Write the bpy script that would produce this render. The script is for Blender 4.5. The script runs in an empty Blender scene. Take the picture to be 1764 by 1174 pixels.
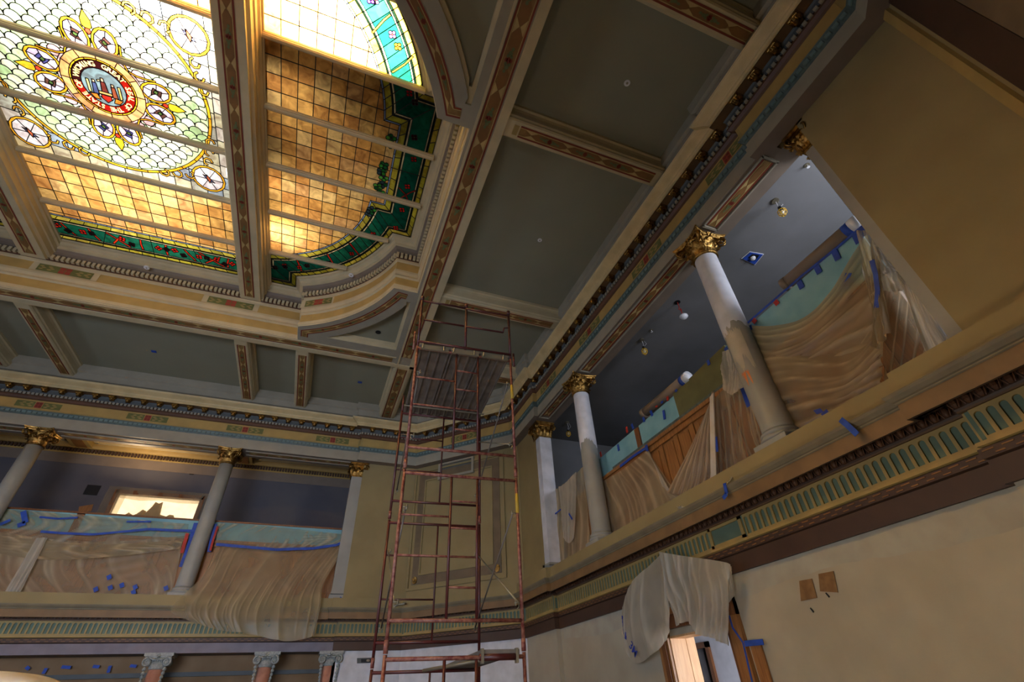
import bpy, bmesh, math, random
from math import sin, cos, pi, sqrt, atan2, radians
from mathutils import Vector, Matrix
from mathutils.geometry import delaunay_2d_cdt

SC = bpy.context.scene
COL = SC.collection
random.seed(7)

# ------------------------------------------------------------------ camera
M3 = Matrix(((0.933709, -0.188831, -0.304187), (-0.355819, -0.583727, -0.729832), (-0.039747, 0.789687, -0.612221)))
FPX = 807.18
EYE = Vector((0, 0, 1.6))
cam = bpy.data.cameras.new('camera')
cam.sensor_width = 36
cam.lens = FPX * 36 / 1764
cam.clip_start = .05
co = bpy.data.objects.new('camera', cam)
co.matrix_world = Matrix.Translation(EYE) @ M3.to_4x4()
COL.objects.link(co)
SC.camera = co
SC.view_settings.view_transform = 'Standard'
SC.view_settings.look = 'None'
SC.view_settings.exposure = 0.0
SC.view_settings.gamma = 1
SC.view_settings.use_curve_mapping = False
SC.cycles.max_bounces = 8
SC.cycles.diffuse_bounces = 4
SC.cycles.transparent_max_bounces = 12
SC.cycles.caustics_reflective = False
SC.cycles.caustics_refractive = False

# ------------------------------------------------------------------ world and lights
w = bpy.data.worlds.new('world')
SC.world = w
w.use_nodes = True
w.node_tree.nodes['Background'].inputs[0].default_value = (.55, .65, .8, 1)
w.node_tree.nodes['Background'].inputs[1].default_value = .05


def area(name, loc, target, sx, sy, power, color, spread=180):
    l = bpy.data.lights.new(name, 'AREA')
    l.shape = 'RECTANGLE'
    l.size = sx
    l.size_y = sy
    l.energy = power
    l.color = color
    l.spread = radians(spread)
    o = bpy.data.objects.new(name, l)
    o.location = loc
    o.rotation_euler = (Vector(target) - Vector(loc)).to_track_quat('-Z', 'Y').to_euler()
    COL.objects.link(o)
    return o


# daylight above the stained glass (attic), strongest over its near end
area('attic_lamp_center', (-5.9, 8.3, 13.9), (-5.9, 8.3, 12), 2.6, 6.0, 330, (1, .97, .9))
area('attic_lamp_near_center', (-4.9, 3.1, 13.7), (-4.9, 3.1, 12), 2.4, 2.4, 4200, (1, .95, .85))
area('attic_lamp_near_right', (-1.3, 3.2, 13.7), (-1.3, 3.2, 12), 2.8, 2.2, 2600, (1, .95, .85))
area('attic_lamp_right', (-2.8, 8.4, 12.6), (-2.5, 8.4, 12), .25, 5.0, 34, (1, .93, .82))
area('attic_lamp_right_low', (-2.75, 9.9, 12.6), (-2.4, 9.9, 12), .3, 1.6, 45, (1, .95, .84))
# window daylight of the galleries, hall light, added cool fills for the room
area('added_fill_near', (-5.5, -2.2, 2.6), (-4, 17, 3.2), 5.5, 2.6, 540, (.68, .78, 1), 110)  # unseen cool fill added behind the camera to brighten the back wall
area('window_light_gallery', (8.6, -.4, 7.2), (7.0, 6.5, 7.4), 2.2, 2.2, 300, (.82, .87, 1))
area('hall_light', (7.4, 5.0, 1.9), (7.6, 10, 1.6), 1.2, 1.2, 120, (.9, .93, 1))  # area light standing inside the hall beyond the doorway
area('window_light_back_gallery', (-5.6, 20.6, 7.3), (-5.6, 17, 7), 2.2, .9, 60, (1, .93, .82))
area('added_fill_left', (-17.4, 9, 3.2), (6, 10, 3.0), 6, 2.8, 240, (.7, .8, 1), 120)  # unseen cool fill added before the closed left wall
# two fills added low in the room, then the back gallery's warm lamp
area('added_fill_floor', (-3.0, 2.5, .8), (3, 9, 9), .8, .8, 28, (1, .94, .84))  # unseen neutral fill added to lift the ceiling and corner
area('added_fill_warm', (1.6, 3.0, .8), (6, 3.6, 4.6), .8, .8, 34, (1, .9, .74))  # unseen warm fill added to brighten the right wall and pier
area('work_lamp_back_gallery', (-6.4, 18.6, 8.2), (-6.2, 18.4, 10), .6, .6, 60, (1, .74, .46))

# ------------------------------------------------------------------ helpers


def lin(c):
    out = []
    for v in c:
        v = v / 255
        out.append(v / 12.92 if v <= .04045 else ((v + .055) / 1.055) ** 2.4)
    return tuple(out)


MATS = {}


def mat(key, rgb=None, rough=.6, metal=0., var=.12, scale=3., bump=0., bscale=60., rgb2=None, spec=.4):
    """painted / wooden / metal surface with procedural tone variation"""
    if key in MATS:
        return MATS[key]
    m = bpy.data.materials.new(key)
    m.use_nodes = True
    nt = m.node_tree
    b = nt.nodes['Principled BSDF']
    tc = nt.nodes.new('ShaderNodeTexCoord')
    nz = nt.nodes.new('ShaderNodeTexNoise')
    nz.inputs['Scale'].default_value = scale
    nz.inputs['Detail'].default_value = 5
    nt.links.new(tc.outputs['Object'], nz.inputs['Vector'])
    mx = nt.nodes.new('ShaderNodeMix')
    mx.data_type = 'RGBA'
    c = lin(rgb)
    if rgb2:
        a, d = c, lin(rgb2)
    else:
        a = tuple(v * (1 - var) for v in c)
        d = tuple(min(1, v * (1 + var)) for v in c)
    mx.inputs[6].default_value = (*a, 1)
    mx.inputs[7].default_value = (*d, 1)
    rp = nt.nodes.new('ShaderNodeValToRGB')
    rp.color_ramp.elements[0].position = .35
    rp.color_ramp.elements[1].position = .65
    nt.links.new(nz.outputs['Fac'], rp.inputs[0])
    nt.links.new(rp.outputs[0], mx.inputs[0])
    nt.links.new(mx.outputs[2], b.inputs['Base Color'])
    b.inputs['Roughness'].default_value = rough
    b.inputs['Metallic'].default_value = metal
    b.inputs['Specular IOR Level'].default_value = spec
    if bump:
        n2 = nt.nodes.new('ShaderNodeTexNoise')
        n2.inputs['Scale'].default_value = bscale
        n2.inputs['Detail'].default_value = 4
        nt.links.new(tc.outputs['Object'], n2.inputs['Vector'])
        bp = nt.nodes.new('ShaderNodeBump')
        bp.inputs['Strength'].default_value = bump
        bp.inputs['Distance'].default_value = .02
        nt.links.new(n2.outputs['Fac'], bp.inputs['Height'])
        nt.links.new(bp.outputs[0], b.inputs['Normal'])
    MATS[key] = m
    return m


def wood(key, c1, c2, scale=(40, 40, 3), rough=.45):
    m = bpy.data.materials.new(key)
    m.use_nodes = True
    nt = m.node_tree
    b = nt.nodes['Principled BSDF']
    tc = nt.nodes.new('ShaderNodeTexCoord')
    mp = nt.nodes.new('ShaderNodeMapping')
    mp.inputs['Scale'].default_value = scale
    nz = nt.nodes.new('ShaderNodeTexNoise')
    nz.inputs['Scale'].default_value = 1
    nz.inputs['Detail'].default_value = 7
    nz.inputs['Distortion'].default_value = .6
    rp = nt.nodes.new('ShaderNodeValToRGB')
    rp.color_ramp.elements[0].color = (*lin(c1), 1)
    rp.color_ramp.elements[1].color = (*lin(c2), 1)
    rp.color_ramp.elements[0].position = .3
    rp.color_ramp.elements[1].position = .7
    nt.links.new(tc.outputs['Object'], mp.inputs[0])
    nt.links.new(mp.outputs[0], nz.inputs['Vector'])
    nt.links.new(nz.outputs['Fac'], rp.inputs[0])
    nt.links.new(rp.outputs[0], b.inputs['Base Color'])
    b.inputs['Roughness'].default_value = rough
    MATS[key] = m
    return m


def glass_mat():
    """leaded opalescent glass: lets light through diffusely, tinted by the pane's own colour"""
    m = bpy.data.materials.new('stained_glass')
    m.use_nodes = True
    nt = m.node_tree
    nt.nodes.remove(nt.nodes['Principled BSDF'])
    out = nt.nodes['Material Output']
    oi = nt.nodes.new('ShaderNodeObjectInfo')
    tc = nt.nodes.new('ShaderNodeTexCoord')
    nz = nt.nodes.new('ShaderNodeTexNoise')
    nz.inputs['Scale'].default_value = 4
    nz.inputs['Detail'].default_value = 10
    nz.inputs['Distortion'].default_value = 1.2
    nt.links.new(tc.outputs['Object'], nz.inputs['Vector'])
    rp = nt.nodes.new('ShaderNodeValToRGB')
    rp.color_ramp.elements[0].position = .3
    rp.color_ramp.elements[0].color = (.55, .44, .4, 1)
    rp.color_ramp.elements[1].position = .68
    rp.color_ramp.elements[1].color = (1.15, 1.12, 1.05, 1)
    nt.links.new(nz.outputs['Fac'], rp.inputs[0])
    mx = nt.nodes.new('ShaderNodeMix')
    mx.data_type = 'RGBA'
    mx.blend_type = 'MULTIPLY'
    mx.inputs[0].default_value = 1
    nt.links.new(oi.outputs['Color'], mx.inputs[6])
    nt.links.new(rp.outputs[0], mx.inputs[7])
    tr = nt.nodes.new('ShaderNodeBsdfTranslucent')
    df = nt.nodes.new('ShaderNodeBsdfDiffuse')
    nt.links.new(mx.outputs[2], tr.inputs[0])
    nt.links.new(mx.outputs[2], df.inputs[0])
    ms = nt.nodes.new('ShaderNodeMixShader')
    ms.inputs[0].default_value = .12
    nt.links.new(tr.outputs[0], ms.inputs[1])
    nt.links.new(df.outputs[0], ms.inputs[2])
    nt.links.new(ms.outputs[0], out.inputs[0])
    MATS['glass'] = m
    return m


def film(key, rgb, opac, rough=.35):
    """thin plastic masking film: part clear, part milky"""
    m = bpy.data.materials.new(key)
    m.use_nodes = True
    nt = m.node_tree
    nt.nodes.remove(nt.nodes['Principled BSDF'])
    out = nt.nodes['Material Output']
    c = (*lin(rgb), 1)
    tp = nt.nodes.new('ShaderNodeBsdfTransparent')
    tp.inputs[0].default_value = (.93, .9, .84, 1)
    df = nt.nodes.new('ShaderNodeBsdfDiffuse')
    df.inputs[0].default_value = c
    tl = nt.nodes.new('ShaderNodeBsdfTranslucent')
    tl.inputs[0].default_value = c
    gl = nt.nodes.new('ShaderNodeBsdfGlossy')
    gl.inputs['Roughness'].default_value = rough
    gl.inputs[0].default_value = (.9, .9, .9, 1)
    a = nt.nodes.new('ShaderNodeMixShader')
    a.inputs[0].default_value = .45
    nt.links.new(df.outputs[0], a.inputs[1])
    nt.links.new(tl.outputs[0], a.inputs[2])
    b = nt.nodes.new('ShaderNodeMixShader')
    b.inputs[0].default_value = .05
    nt.links.new(a.outputs[0], b.inputs[1])
    nt.links.new(gl.outputs[0], b.inputs[2])
    tc = nt.nodes.new('ShaderNodeTexCoord')
    nz = nt.nodes.new('ShaderNodeTexNoise')
    nz.inputs['Scale'].default_value = 1.1
    nz.inputs['Detail'].default_value = 2
    nz.inputs['Distortion'].default_value = .5
    nt.links.new(tc.outputs['Object'], nz.inputs['Vector'])
    mr = nt.nodes.new('ShaderNodeMapRange')
    mr.inputs[1].default_value = .35
    mr.inputs[2].default_value = .65
    mr.inputs[3].default_value = opac - .12
    mr.inputs[4].default_value = opac + .12
    nt.links.new(nz.outputs['Fac'], mr.inputs[0])
    d = nt.nodes.new('ShaderNodeMixShader')
    lw = nt.nodes.new('ShaderNodeLayerWeight')
    lw.inputs[0].default_value = .35
    pw = nt.nodes.new('ShaderNodeMath')
    pw.operation = 'MULTIPLY_ADD'
    pw.inputs[1].default_value = .45
    pw.use_clamp = True
    at = nt.nodes.new('ShaderNodeAttribute')
    at.attribute_name = 'fold'
    ad = nt.nodes.new('ShaderNodeMath')
    ad.operation = 'MULTIPLY_ADD'
    ad.inputs[1].default_value = .6
    nt.links.new(at.outputs['Fac'], ad.inputs[0])
    nt.links.new(mr.outputs[0], ad.inputs[2])
    nt.links.new(lw.outputs['Facing'], pw.inputs[0])
    nt.links.new(ad.outputs[0], pw.inputs[2])
    nt.links.new(pw.outputs[0], d.inputs[0])
    nt.links.new(tp.outputs[0], d.inputs[1])
    nt.links.new(b.outputs[0], d.inputs[2])
    nt.links.new(d.outputs[0], out.inputs[0])
    MATS[key] = m
    return m


def emis(key, rgb, s):
    m = bpy.data.materials.new(key)
    m.use_nodes = True
    b = m.node_tree.nodes['Principled BSDF']
    b.inputs['Base Color'].default_value = (*lin(rgb), 1)
    b.inputs['Emission Color'].default_value = (*lin(rgb), 1)
    b.inputs['Emission Strength'].default_value = s
    MATS[key] = m
    return m


# palette ----------------------------------------------------------
mat('cream', (188, 172, 136), .6, var=.06)
mat('greige', (150, 142, 124), .6, var=.06)
mat('taupe', (122, 108, 94), .6, var=.06)
mat('ochre', (172, 142, 82), .6, var=.08)
mat('gold_paint', (158, 134, 80), .55, var=.1)
mat('crown_gold', (200, 176, 128), .45, var=.1)
mat('panel_grey', (136, 134, 114), .75, var=.04, scale=.8, bump=.03)
mat('brown', (92, 62, 44), .5, var=.1)
mat('dark_brown', (66, 46, 34), .55, var=.1)
mat('soffit_brown', (100, 74, 46), .5, var=.1)
mat('red_line', (120, 48, 30), .6)
mat('strap_field', (140, 108, 60), .6, rgb2=(118, 86, 44), scale=8)
mat('hex_brown', (126, 88, 46), .6)
mat('bow_cream', (180, 154, 100), .6)
mat('leaf_green', (100, 106, 66), .6)
mat('blue_grey', (84, 88, 88), .6)
mat('ledge_paint', (116, 106, 84), .6)
mat('tile_teal', (84, 98, 92), .5, rgb2=(66, 80, 76), scale=14)
mat('frieze_green', (104, 104, 56), .6, var=.15)
mat('frieze_red', (150, 60, 46), .6)
mat('flute_teal', (92, 110, 92), .6)
mat('wall_ochre', (144, 128, 88), .7, rgb2=(134, 118, 80), scale=1.2, bump=.05)
mat('white_plaster', (174, 165, 146), .8, rgb2=(160, 151, 133), scale=1.1, bump=.05)
mat('skim_coat', (168, 164, 150), .8, rgb2=(158, 152, 138), scale=3, bump=.05)
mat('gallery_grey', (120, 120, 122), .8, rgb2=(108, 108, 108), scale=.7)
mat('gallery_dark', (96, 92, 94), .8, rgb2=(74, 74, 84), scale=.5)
mat('column_grey', (150, 148, 140), .5, rgb2=(140, 138, 130), scale=2)
mat('primer_white', (200, 200, 205), .6)
mat('gilt', (188, 150, 84), .3, metal=1., rgb2=(122, 88, 40), scale=14, bump=.5, bscale=40)
mat('tape_blue', (34, 70, 160), .6, var=.2, scale=9)
mat('tape_red', (170, 40, 26), .6)
mat('teal_board', (126, 172, 180), .6, rgb2=(108, 156, 168), scale=2.5)
mat('olive_board', (92, 92, 58), .7)
wood('oak', (122, 80, 40), (160, 110, 60))
wood('oak_dark', (92, 54, 26), (128, 78, 38))
wood('pine', (190, 140, 92), (214, 168, 118))
mat('scaf_red', (78, 22, 18), .45, rgb2=(58, 18, 16), scale=5, spec=.5)
mat('scaf_worn', (92, 30, 26), .5, rgb2=(138, 92, 74), scale=22)
mat('zinc', (140, 132, 112), .4, metal=.6)
mat('plank_grey', (112, 102, 92), .6, rgb2=(92, 84, 76), scale=5)
mat('lead', (30, 28, 24), .5)
mat('black', (16, 16, 18), .5)
mat('white_plastic', (222, 222, 226), .4)
mat('pink_marble', (186, 138, 120), .35, rgb2=(166, 116, 98), scale=6)
mat('stone_cap', (160, 162, 156), .6, rgb2=(130, 134, 130), scale=20)
mat('concrete', (110, 104, 96), .8)
mat('attic', (96, 92, 86), .9)
mat('yellow_plastic', (224, 178, 40), .4)
mat('yellow_mark', (176, 144, 44), .6)
mat('bulb', (230, 225, 205), .2)
mat('canvas', (206, 196, 180), .8, rgb2=(190, 176, 150), scale=4)
glass_mat()
film('film', (200, 180, 142), .42, .4)
film('film_thin', (204, 190, 160), .28, .45)
film('film_white', (206, 196, 176), .66, .45)
emis('window_glow', (255, 236, 200), 1.8)
emis('hall_glow', (226, 230, 245), .6)


class MB:
    def __init__(s):
        s.v, s.f, s.m = [], [], []

    def add(s, vs, fs, mi=0):
        o = len(s.v)
        s.v += [tuple(v) for v in vs]
        for f in fs:
            s.f.append([i + o for i in f])
            s.m.append(mi)
        return s

    def box(s, a, b, mi=0):
        x0, y0, z0 = a
        x1, y1, z1 = b
        s.add([(x0, y0, z0), (x1, y0, z0), (x1, y1, z0), (x0, y1, z0), (x0, y0, z1), (x1, y0, z1), (x1, y1, z1), (x0, y1, z1)],
              [(0, 3, 2, 1), (4, 5, 6, 7), (0, 1, 5, 4), (1, 2, 6, 5), (2, 3, 7, 6), (3, 0, 4, 7)], mi)
        return s

    def obox(s, c, ax, ay, az, mi=0):
        """box from centre and three half-axis vectors"""
        c, ax, ay, az = map(Vector, (c, ax, ay, az))
        vs = [c + i * ax + j * ay + k * az for k in (-1, 1) for j, i in ((-1, -1), (-1, 1), (1, 1), (1, -1))]
        s.add(vs, [(0, 3, 2, 1), (4, 5, 6, 7), (0, 1, 5, 4), (1, 2, 6, 5), (2, 3, 7, 6), (3, 0, 4, 7)], mi)
        return s

    def prism(s, pts, ext, mi=0):
        """planar polygon (3D points) extruded by vector ext"""
        n = len(pts)
        pts = [Vector(p) for p in pts]
        e = Vector(ext)
        s.add(pts + [p + e for p in pts], [tuple(range(n)), tuple(range(2 * n - 1, n - 1, -1))] +
              [(i, i + n, (i + 1) % n + n, (i + 1) % n) for i in range(n)], mi)
        return s

    def tube(s, pts, r, n=8, mi=0, cap=True):
        pts = [Vector(p) for p in pts]
        rs = r if isinstance(r, (list, tuple)) else [r] * len(pts)
        o = len(s.v)
        prev = None
        for i, p in enumerate(pts):
            d = (pts[min(i + 1, len(pts) - 1)] - pts[max(i - 1, 0)]).normalized()
            if prev is None:
                u = d.orthogonal().normalized()
            else:
                u = (prev - d * prev.dot(d)).normalized()
            prev = u
            v = d.cross(u)
            for k in range(n):
                a = 2 * pi * k / n
                s.v.append(tuple(p + rs[i] * (cos(a) * u + sin(a) * v)))
        for i in range(len(pts) - 1):
            for k in range(n):
                a, b = o + i * n + k, o + i * n + (k + 1) % n
                s.f.append([a, b, b + n, a + n])
                s.m.append(mi)
        if cap:
            s.f.append([o + k for k in range(n)][::-1])
            s.m.append(mi)
            s.f.append([o + (len(pts) - 1) * n + k for k in range(n)])
            s.m.append(mi)
        return s

    def lathe(s, prof, c=(0, 0, 0), n=24, mi=0):
        o = len(s.v)
        for r, z in prof:
            for k in range(n):
                a = 2 * pi * k / n
                s.v.append((c[0] + r * cos(a), c[1] + r * sin(a), c[2] + z))
        for i in range(len(prof) - 1):
            for k in range(n):
                a, b = o + i * n + k, o + i * n + (k + 1) % n
                s.f.append([a, b, b + n, a + n])
                s.m.append(mi)
        s.f.append([o + k for k in range(n)][::-1])
        s.m.append(mi)
        s.f.append([o + (len(prof) - 1) * n + k for k in range(n)])
        s.m.append(mi)
        return s

    def grid(s, rows, mi=0, thick=0):
        """rows: list of equal-length point lists"""
        o = len(s.v)
        n = len(rows[0])
        for r in rows:
            s.v += [tuple(p) for p in r]
        for i in range(len(rows) - 1):
            for k in range(n - 1):
                a = o + i * n + k
                s.f.append([a, a + 1, a + n + 1, a + n])
                s.m.append(mi)
        return s

    def mesh(s, name, mats, smooth=False):
        me = bpy.data.meshes.new(name)
        me.from_pydata(s.v, [], s.f)
        for k in (mats if isinstance(mats, (list, tuple)) else [mats]):
            me.materials.append(MATS[k])
        if len(me.materials) > 1:
            me.polygons.foreach_set('material_index', s.m)
        if smooth:
            me.polygons.foreach_set('use_smooth', [True] * len(s.f))
        me.update()
        return me

    def build(s, name, mats, parent=None, smooth=False, **props):
        return link(name, s.mesh(name, mats, smooth), parent, **props)


def link(name, me, parent=None, **props):
    o = bpy.data.objects.new(name, me)
    COL.objects.link(o)
    if parent is not None:
        o.parent = parent
        if parent.parent is not None:
            inv = (Matrix.Translation(parent.parent.location) @ parent.parent.rotation_euler.to_matrix().to_4x4())
        else:
            inv = (Matrix.Translation(parent.location) @ parent.rotation_euler.to_matrix().to_4x4())
        if parent.type == 'EMPTY' and parent.parent is None:
            o.matrix_parent_inverse = inv.inverted()
    for k, v in props.items():
        o[k] = v
    return o


def empty(name, label, cat, loc=(0, 0, 0), group=None, kind=None, rz=0):
    o = bpy.data.objects.new(name, None)
    o.location = loc
    o.rotation_euler = (0, 0, rz)
    o.empty_display_size = .1
    COL.objects.link(o)
    if label:
        o['label'] = label
    if cat:
        o['category'] = cat
    if group:
        o['group'] = group
    if kind:
        o['kind'] = kind
    return o


def tag(o, label, cat, group=None):
    o['label'] = label
    o['category'] = cat
    if group:
        o['group'] = group
    return o


def dup(root, loc, rz=None, label=None, group=None):
    r = root.copy()
    COL.objects.link(r)
    r.location = loc
    if rz is not None:
        r.rotation_euler = (0, 0, rz)
    if label:
        r['label'] = label
    if group:
        r['group'] = group
    for ch in list(root.children):
        c = ch.copy()
        COL.objects.link(c)
        c.parent = r
        c.matrix_parent_inverse = Matrix.Identity(4)
        for g in ch.children:
            d = g.copy()
            COL.objects.link(d)
            d.parent = c
            d.matrix_parent_inverse = Matrix.Identity(4)
    return r


def ray(px, py):
    return (M3 @ Vector((px - 882, 587 - py, -FPX))).normalized()


def atX(px, py, X):
    d = ray(px, py)
    return EYE + d * (X / d.x)


def atY(px, py, Y):
    d = ray(px, py)
    return EYE + d * (Y / d.y)


def atZ(px, py, Z):
    d = ray(px, py)
    return EYE + d * ((Z - 1.6) / d.z)


CN = Vector((1, 1, 0)).normalized()      # outward normal of the chamfered corner
CT = Vector((1, -1, 0)).normalized()     # along it, towards the right wall
CO = Vector((2.95, 17.03, 0))            # its left end


def atC(px, py, off=0.):
    d = ray(px, py)
    t = ((CO - EYE).dot(CN) - off) / d.dot(CN)
    return EYE + d * t


def cpt(s, z, off=0.):
    p = CO + CT * s - CN * off
    return Vector((p.x, p.y, z))


# ------------------------------------------------------------------ room outline
XR, YB = 6.0, 17.15
PATH = [(-18, 17.15), (1.02, 17.15), (1.02, 17.03), (2.95, 17.03), (5.88, 14.1), (5.88, 12.2), (6, 12.2), (6, 2.27),
        (5.88, 2.27), (5.88, .27), (3.1, -2.51), (3.1, -2.75), (-18, -2.75)]


def offset_path(path, p):
    out = []
    n = len(path)
    for i in range(n):
        ns = []
        if i > 0:
            d = Vector((path[i][0] - path[i - 1][0], path[i][1] - path[i - 1][1])).normalized()
            ns.append(Vector((d.y, -d.x)))
        if i < n - 1:
            d = Vector((path[i + 1][0] - path[i][0], path[i + 1][1] - path[i][1])).normalized()
            ns.append(Vector((d.y, -d.x)))
        if len(ns) == 1:
            m = ns[0]
        else:
            m = (ns[0] + ns[1])
            m = m / max(.2, (1 + ns[0].dot(ns[1])))
        out.append((path[i][0] + m.x * p, path[i][1] + m.y * p))
    return out


def sweep(mb, path, prof, mi=0):
    rows = []
    for p, z in prof:
        rows.append([(x, y, z) for x, y in offset_path(path, p)])
    for a, b in zip(rows, rows[1:]):
        for i in range(len(path) - 1):
            mb.add([a[i], a[i + 1], b[i + 1], b[i]], [(0, 1, 2, 3)], mi)
    return mb


def run_points(path, p, z, pitch, start=0.):
    """points, tangents and normals spaced along the offset path"""
    pts = offset_path(path, p)
    out = []
    for i in range(len(pts) - 1):
        a, b = Vector(pts[i]), Vector(pts[i + 1])
        L = (b - a).length
        if L < pitch * .8:
            continue
        n = int(L // pitch)
        off = (L - n * pitch) / 2 + pitch / 2
        d = (b - a) / L
        for k in range(n):
            q = a + d * (off + k * pitch)
            out.append((Vector((q.x, q.y, z)), Vector((d.x, d.y, 0)), Vector((d.y, -d.x, 0))))
    return out

mat('panel_taupe', (106, 90, 68), .6)
mat('tile_light', (104, 124, 120), .6)
# ------------------------------------------------------------------ shell: floor, walls, galleries
MB().box((-18.2, -3, -.1), (12, 20.3, 0)).build('floor', 'concrete', kind='structure')

# right wall, lower storey, with the doorway near Y 6.9
D0, D1, DT = 6.5, 7.95, 2.42          # clear opening
m = MB()
m.box((6, -3, 0), (6.3, D0, 3.2)).box((6, D1, 0), (6.3, 14.2, 3.2)).box((6, D0, DT), (6.3, D1, 3.2))
m.box((5.88, .27, 0), (6, 2.27, 3.2)).box((5.88, 12.2, 0), (6, 14.1, 3.2))
wr = m.build('wall_right', 'white_plaster', kind='structure')
# skim coat band just below the cornice, its lower edge ragged
rows = [[], []]
random.seed(3)
for i in range(60):
    y = 2.3 + i * .165
    rows[0].append((5.994, y, 3.04))
    rows[1].append((5.994, y, 2.74 + .05 * sin(y * 1.7) + random.uniform(-.015, .015)))
MB().grid(rows).build('skim_coat', 'skim_coat', wr)
# two sanded brown sample patches
mat('patch_brown', (112, 82, 50), .8, rgb2=(134, 102, 66), scale=9)
for pts in ([(1377, 1000), (1399, 996), (1408, 1029), (1380, 1035)], [(1410, 988), (1436, 983), (1444, 1020), (1413, 1018)]):
    q = [atX(a, b, 5.99) for a, b in pts]
    MB().prism(q, (-.004, 0, 0)).build('colour_sample', 'patch_brown', wr)
for a, b in ((1403, 1053), (1430, 1027)):
    q = atX(a, b, 5.99)
    MB().prism([q, q + Vector((0, .03, .05)), q + Vector((0, .045, .045)), q + Vector((0, .02, -.01))], (-.004, 0, 0)).build('scratch', 'black', wr)

# chamfered corner and its flanking piers, back wall below the gallery
m = MB()
c0, c1 = Vector((2.95, 17.03)), Vector((5.88, 14.1))
q0, q1 = c0 + Vector((.21, .21)), c1 + Vector((.21, .21))
m.prism([(c0.x, c0.y, 0), (c1.x, c1.y, 0), (q1.x, q1.y, 0), (q0.x, q0.y, 0)], (0, 0, 3.2))
m.box((1.02, 17.03, 0), (3.2, 17.4, 3.2))
m.build('wall_corner', 'primer_white', kind='structure')
m = MB()
m.prism([(c0.x, c0.y, 3.2), (c1.x, c1.y, 3.2), (q1.x, q1.y, 3.2), (q0.x, q0.y, 3.2)], (0, 0, 7.8))
m.box((1.02, 17.03, 3.2), (3.2, 17.5, 10.9))
m.box((5.88, 12.6, 4.0), (6.3, 14.2, 10.9))
wcu = m.build('wall_corner_upper', 'wall_ochre', kind='structure')
# near pier (yellow) beside the camera, chamfer beyond it
m = MB()
m.box((5.88, .27, 3.2), (6.35, 1.84, 10.9))
m.prism([(5.88, .27, 3.2), (3.1, -2.51, 3.2), (3.3, -2.7, 3.2), (6.1, .08, 3.2)], (0, 0, 7.8))
wpier = m.build('wall_pier', 'wall_ochre', kind='structure')
MB().prism([(5.88, .27, 0), (3.1, -2.51, 0), (3.3, -2.7, 0), (6.1, .08, 0)], (0, 0, 3.2)).build('wall_pier_lower', 'white_plaster', kind='structure')
# framed panel mouldings on the near chamfer
d45 = Vector((-1, -1, 0)).normalized()
n45 = Vector((-1, 1, 0)).normalized()
for s0, s1, off, k in ((.0, .13, .05, 'gold_paint'), (.2, .62, .02, 'dark_brown'), (.62, 1.9, .01, 'panel_taupe')):
    a = Vector((5.88, .27, 3.9)) + d45 * s0
    b = Vector((5.88, .27, 3.9)) + d45 * s1
    MB().prism([a, b, b + Vector((0, 0, 5.2)), a + Vector((0, 0, 5.2))], n45 * off).build('panel_moulding', k, wpier)
# solid walls above the entablature opening
m = MB()
m.box((6.0, .3, 8.77), (6.36, 14.2, 10.95))
m.build('wall_right_upper', 'wall_ochre', kind='structure')
m = MB()
m.box((-18, 17.15, 8.77), (1.1, 17.5, 10.95))
m.build('wall_back_upper', 'wall_ochre', kind='structure')
# recess behind the lower back columns
m = MB()
m.box((-18, 18.0, 0), (1.1, 18.2, 3.05)).box((1.02, 17.03, 0), (1.1, 18, 3.05))
mat('recess_brown', (124, 94, 60), .7, rgb2=(140, 112, 80), scale=1)
wbk = m.build('wall_back', 'recess_brown', kind='structure')
MB().box((-18, 17.9, 2.56), (1.02, 18.0, 2.66)).build('rail', 'blue_grey', wbk)
MB().box((-18, 17.2, 3.04), (1.02, 20.1, 4.34)).build('gallery_floor_back', 'concrete', kind='structure')
MB().box((6.06, -.9, 3.2), (10.2, 14.3, 4.34)).build('gallery_floor_right', 'concrete', kind='structure')
# far walls of the room that the picture does not reach
m = MB()
m.box((-18.2, -3, 0), (-18, 20.2, 11))
m.build('wall_left', 'wall_ochre', kind='structure')
m = MB()
for a, b in ((-18, -9.5), (-8.2, -6.6), (-5.3, -3.7), (-2.4, 3.3)):
    m.box((a, -3, 0), (b, -2.75, 11))
for a, b in ((-9.5, -8.2), (-6.6, -5.3), (-3.7, -2.4)):
    m.box((a, -3, 0), (b, -2.75, 1)).box((a, -3, 4), (b, -2.75, 11))
m.build('wall_near', 'wall_ochre', kind='structure')

# right gallery
m = MB()
m.box((10, -.9, 4.3), (10.2, 14.3, 9.5)).box((6.3, 14.2, 4.3), (10.2, 14.4, 9.5)).box((6.3, -1.1, 4.3), (7.4, -.9, 9.5)).box((9.8, -1.1, 4.3), (10.2, -.9, 9.5))
m.box((7.4, -1.1, 4.3), (9.8, -.9, 6.1)).box((7.4, -1.1, 8.4), (9.8, -.9, 9.5))
m.build('wall_gallery_right', 'gallery_grey', kind='structure')
cgr = MB().box((6.3, -1.1, 9.3), (10.2, 14.4, 9.45)).build('ceiling_gallery_right', 'gallery_grey', kind='structure')
# hall seen through the doorway
m = MB()
m.box((6.3, 4.4, 0), (6.45, D0, 3)).box((6.3, D1, 0), (6.45, 10.6, 3)).box((8.0, 4.4, 0), (8.2, 9.42, 3)).box((8.0, 9.82, 0), (8.2, 10.8, 3)).box((8.0, 9.42, 2.4), (8.2, 9.82, 3))
m.box((6.3, 10.6, 0), (11, 10.8, 3)).box((6.3, 4.2, 0), (11, 4.4, 3)).box((6.3, 4.2, 3), (11, 10.8, 3.1)).box((10.8, 4.4, 0), (11, 10.6, 3))
m.build('wall_hall', 'primer_white', kind='structure')

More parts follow.
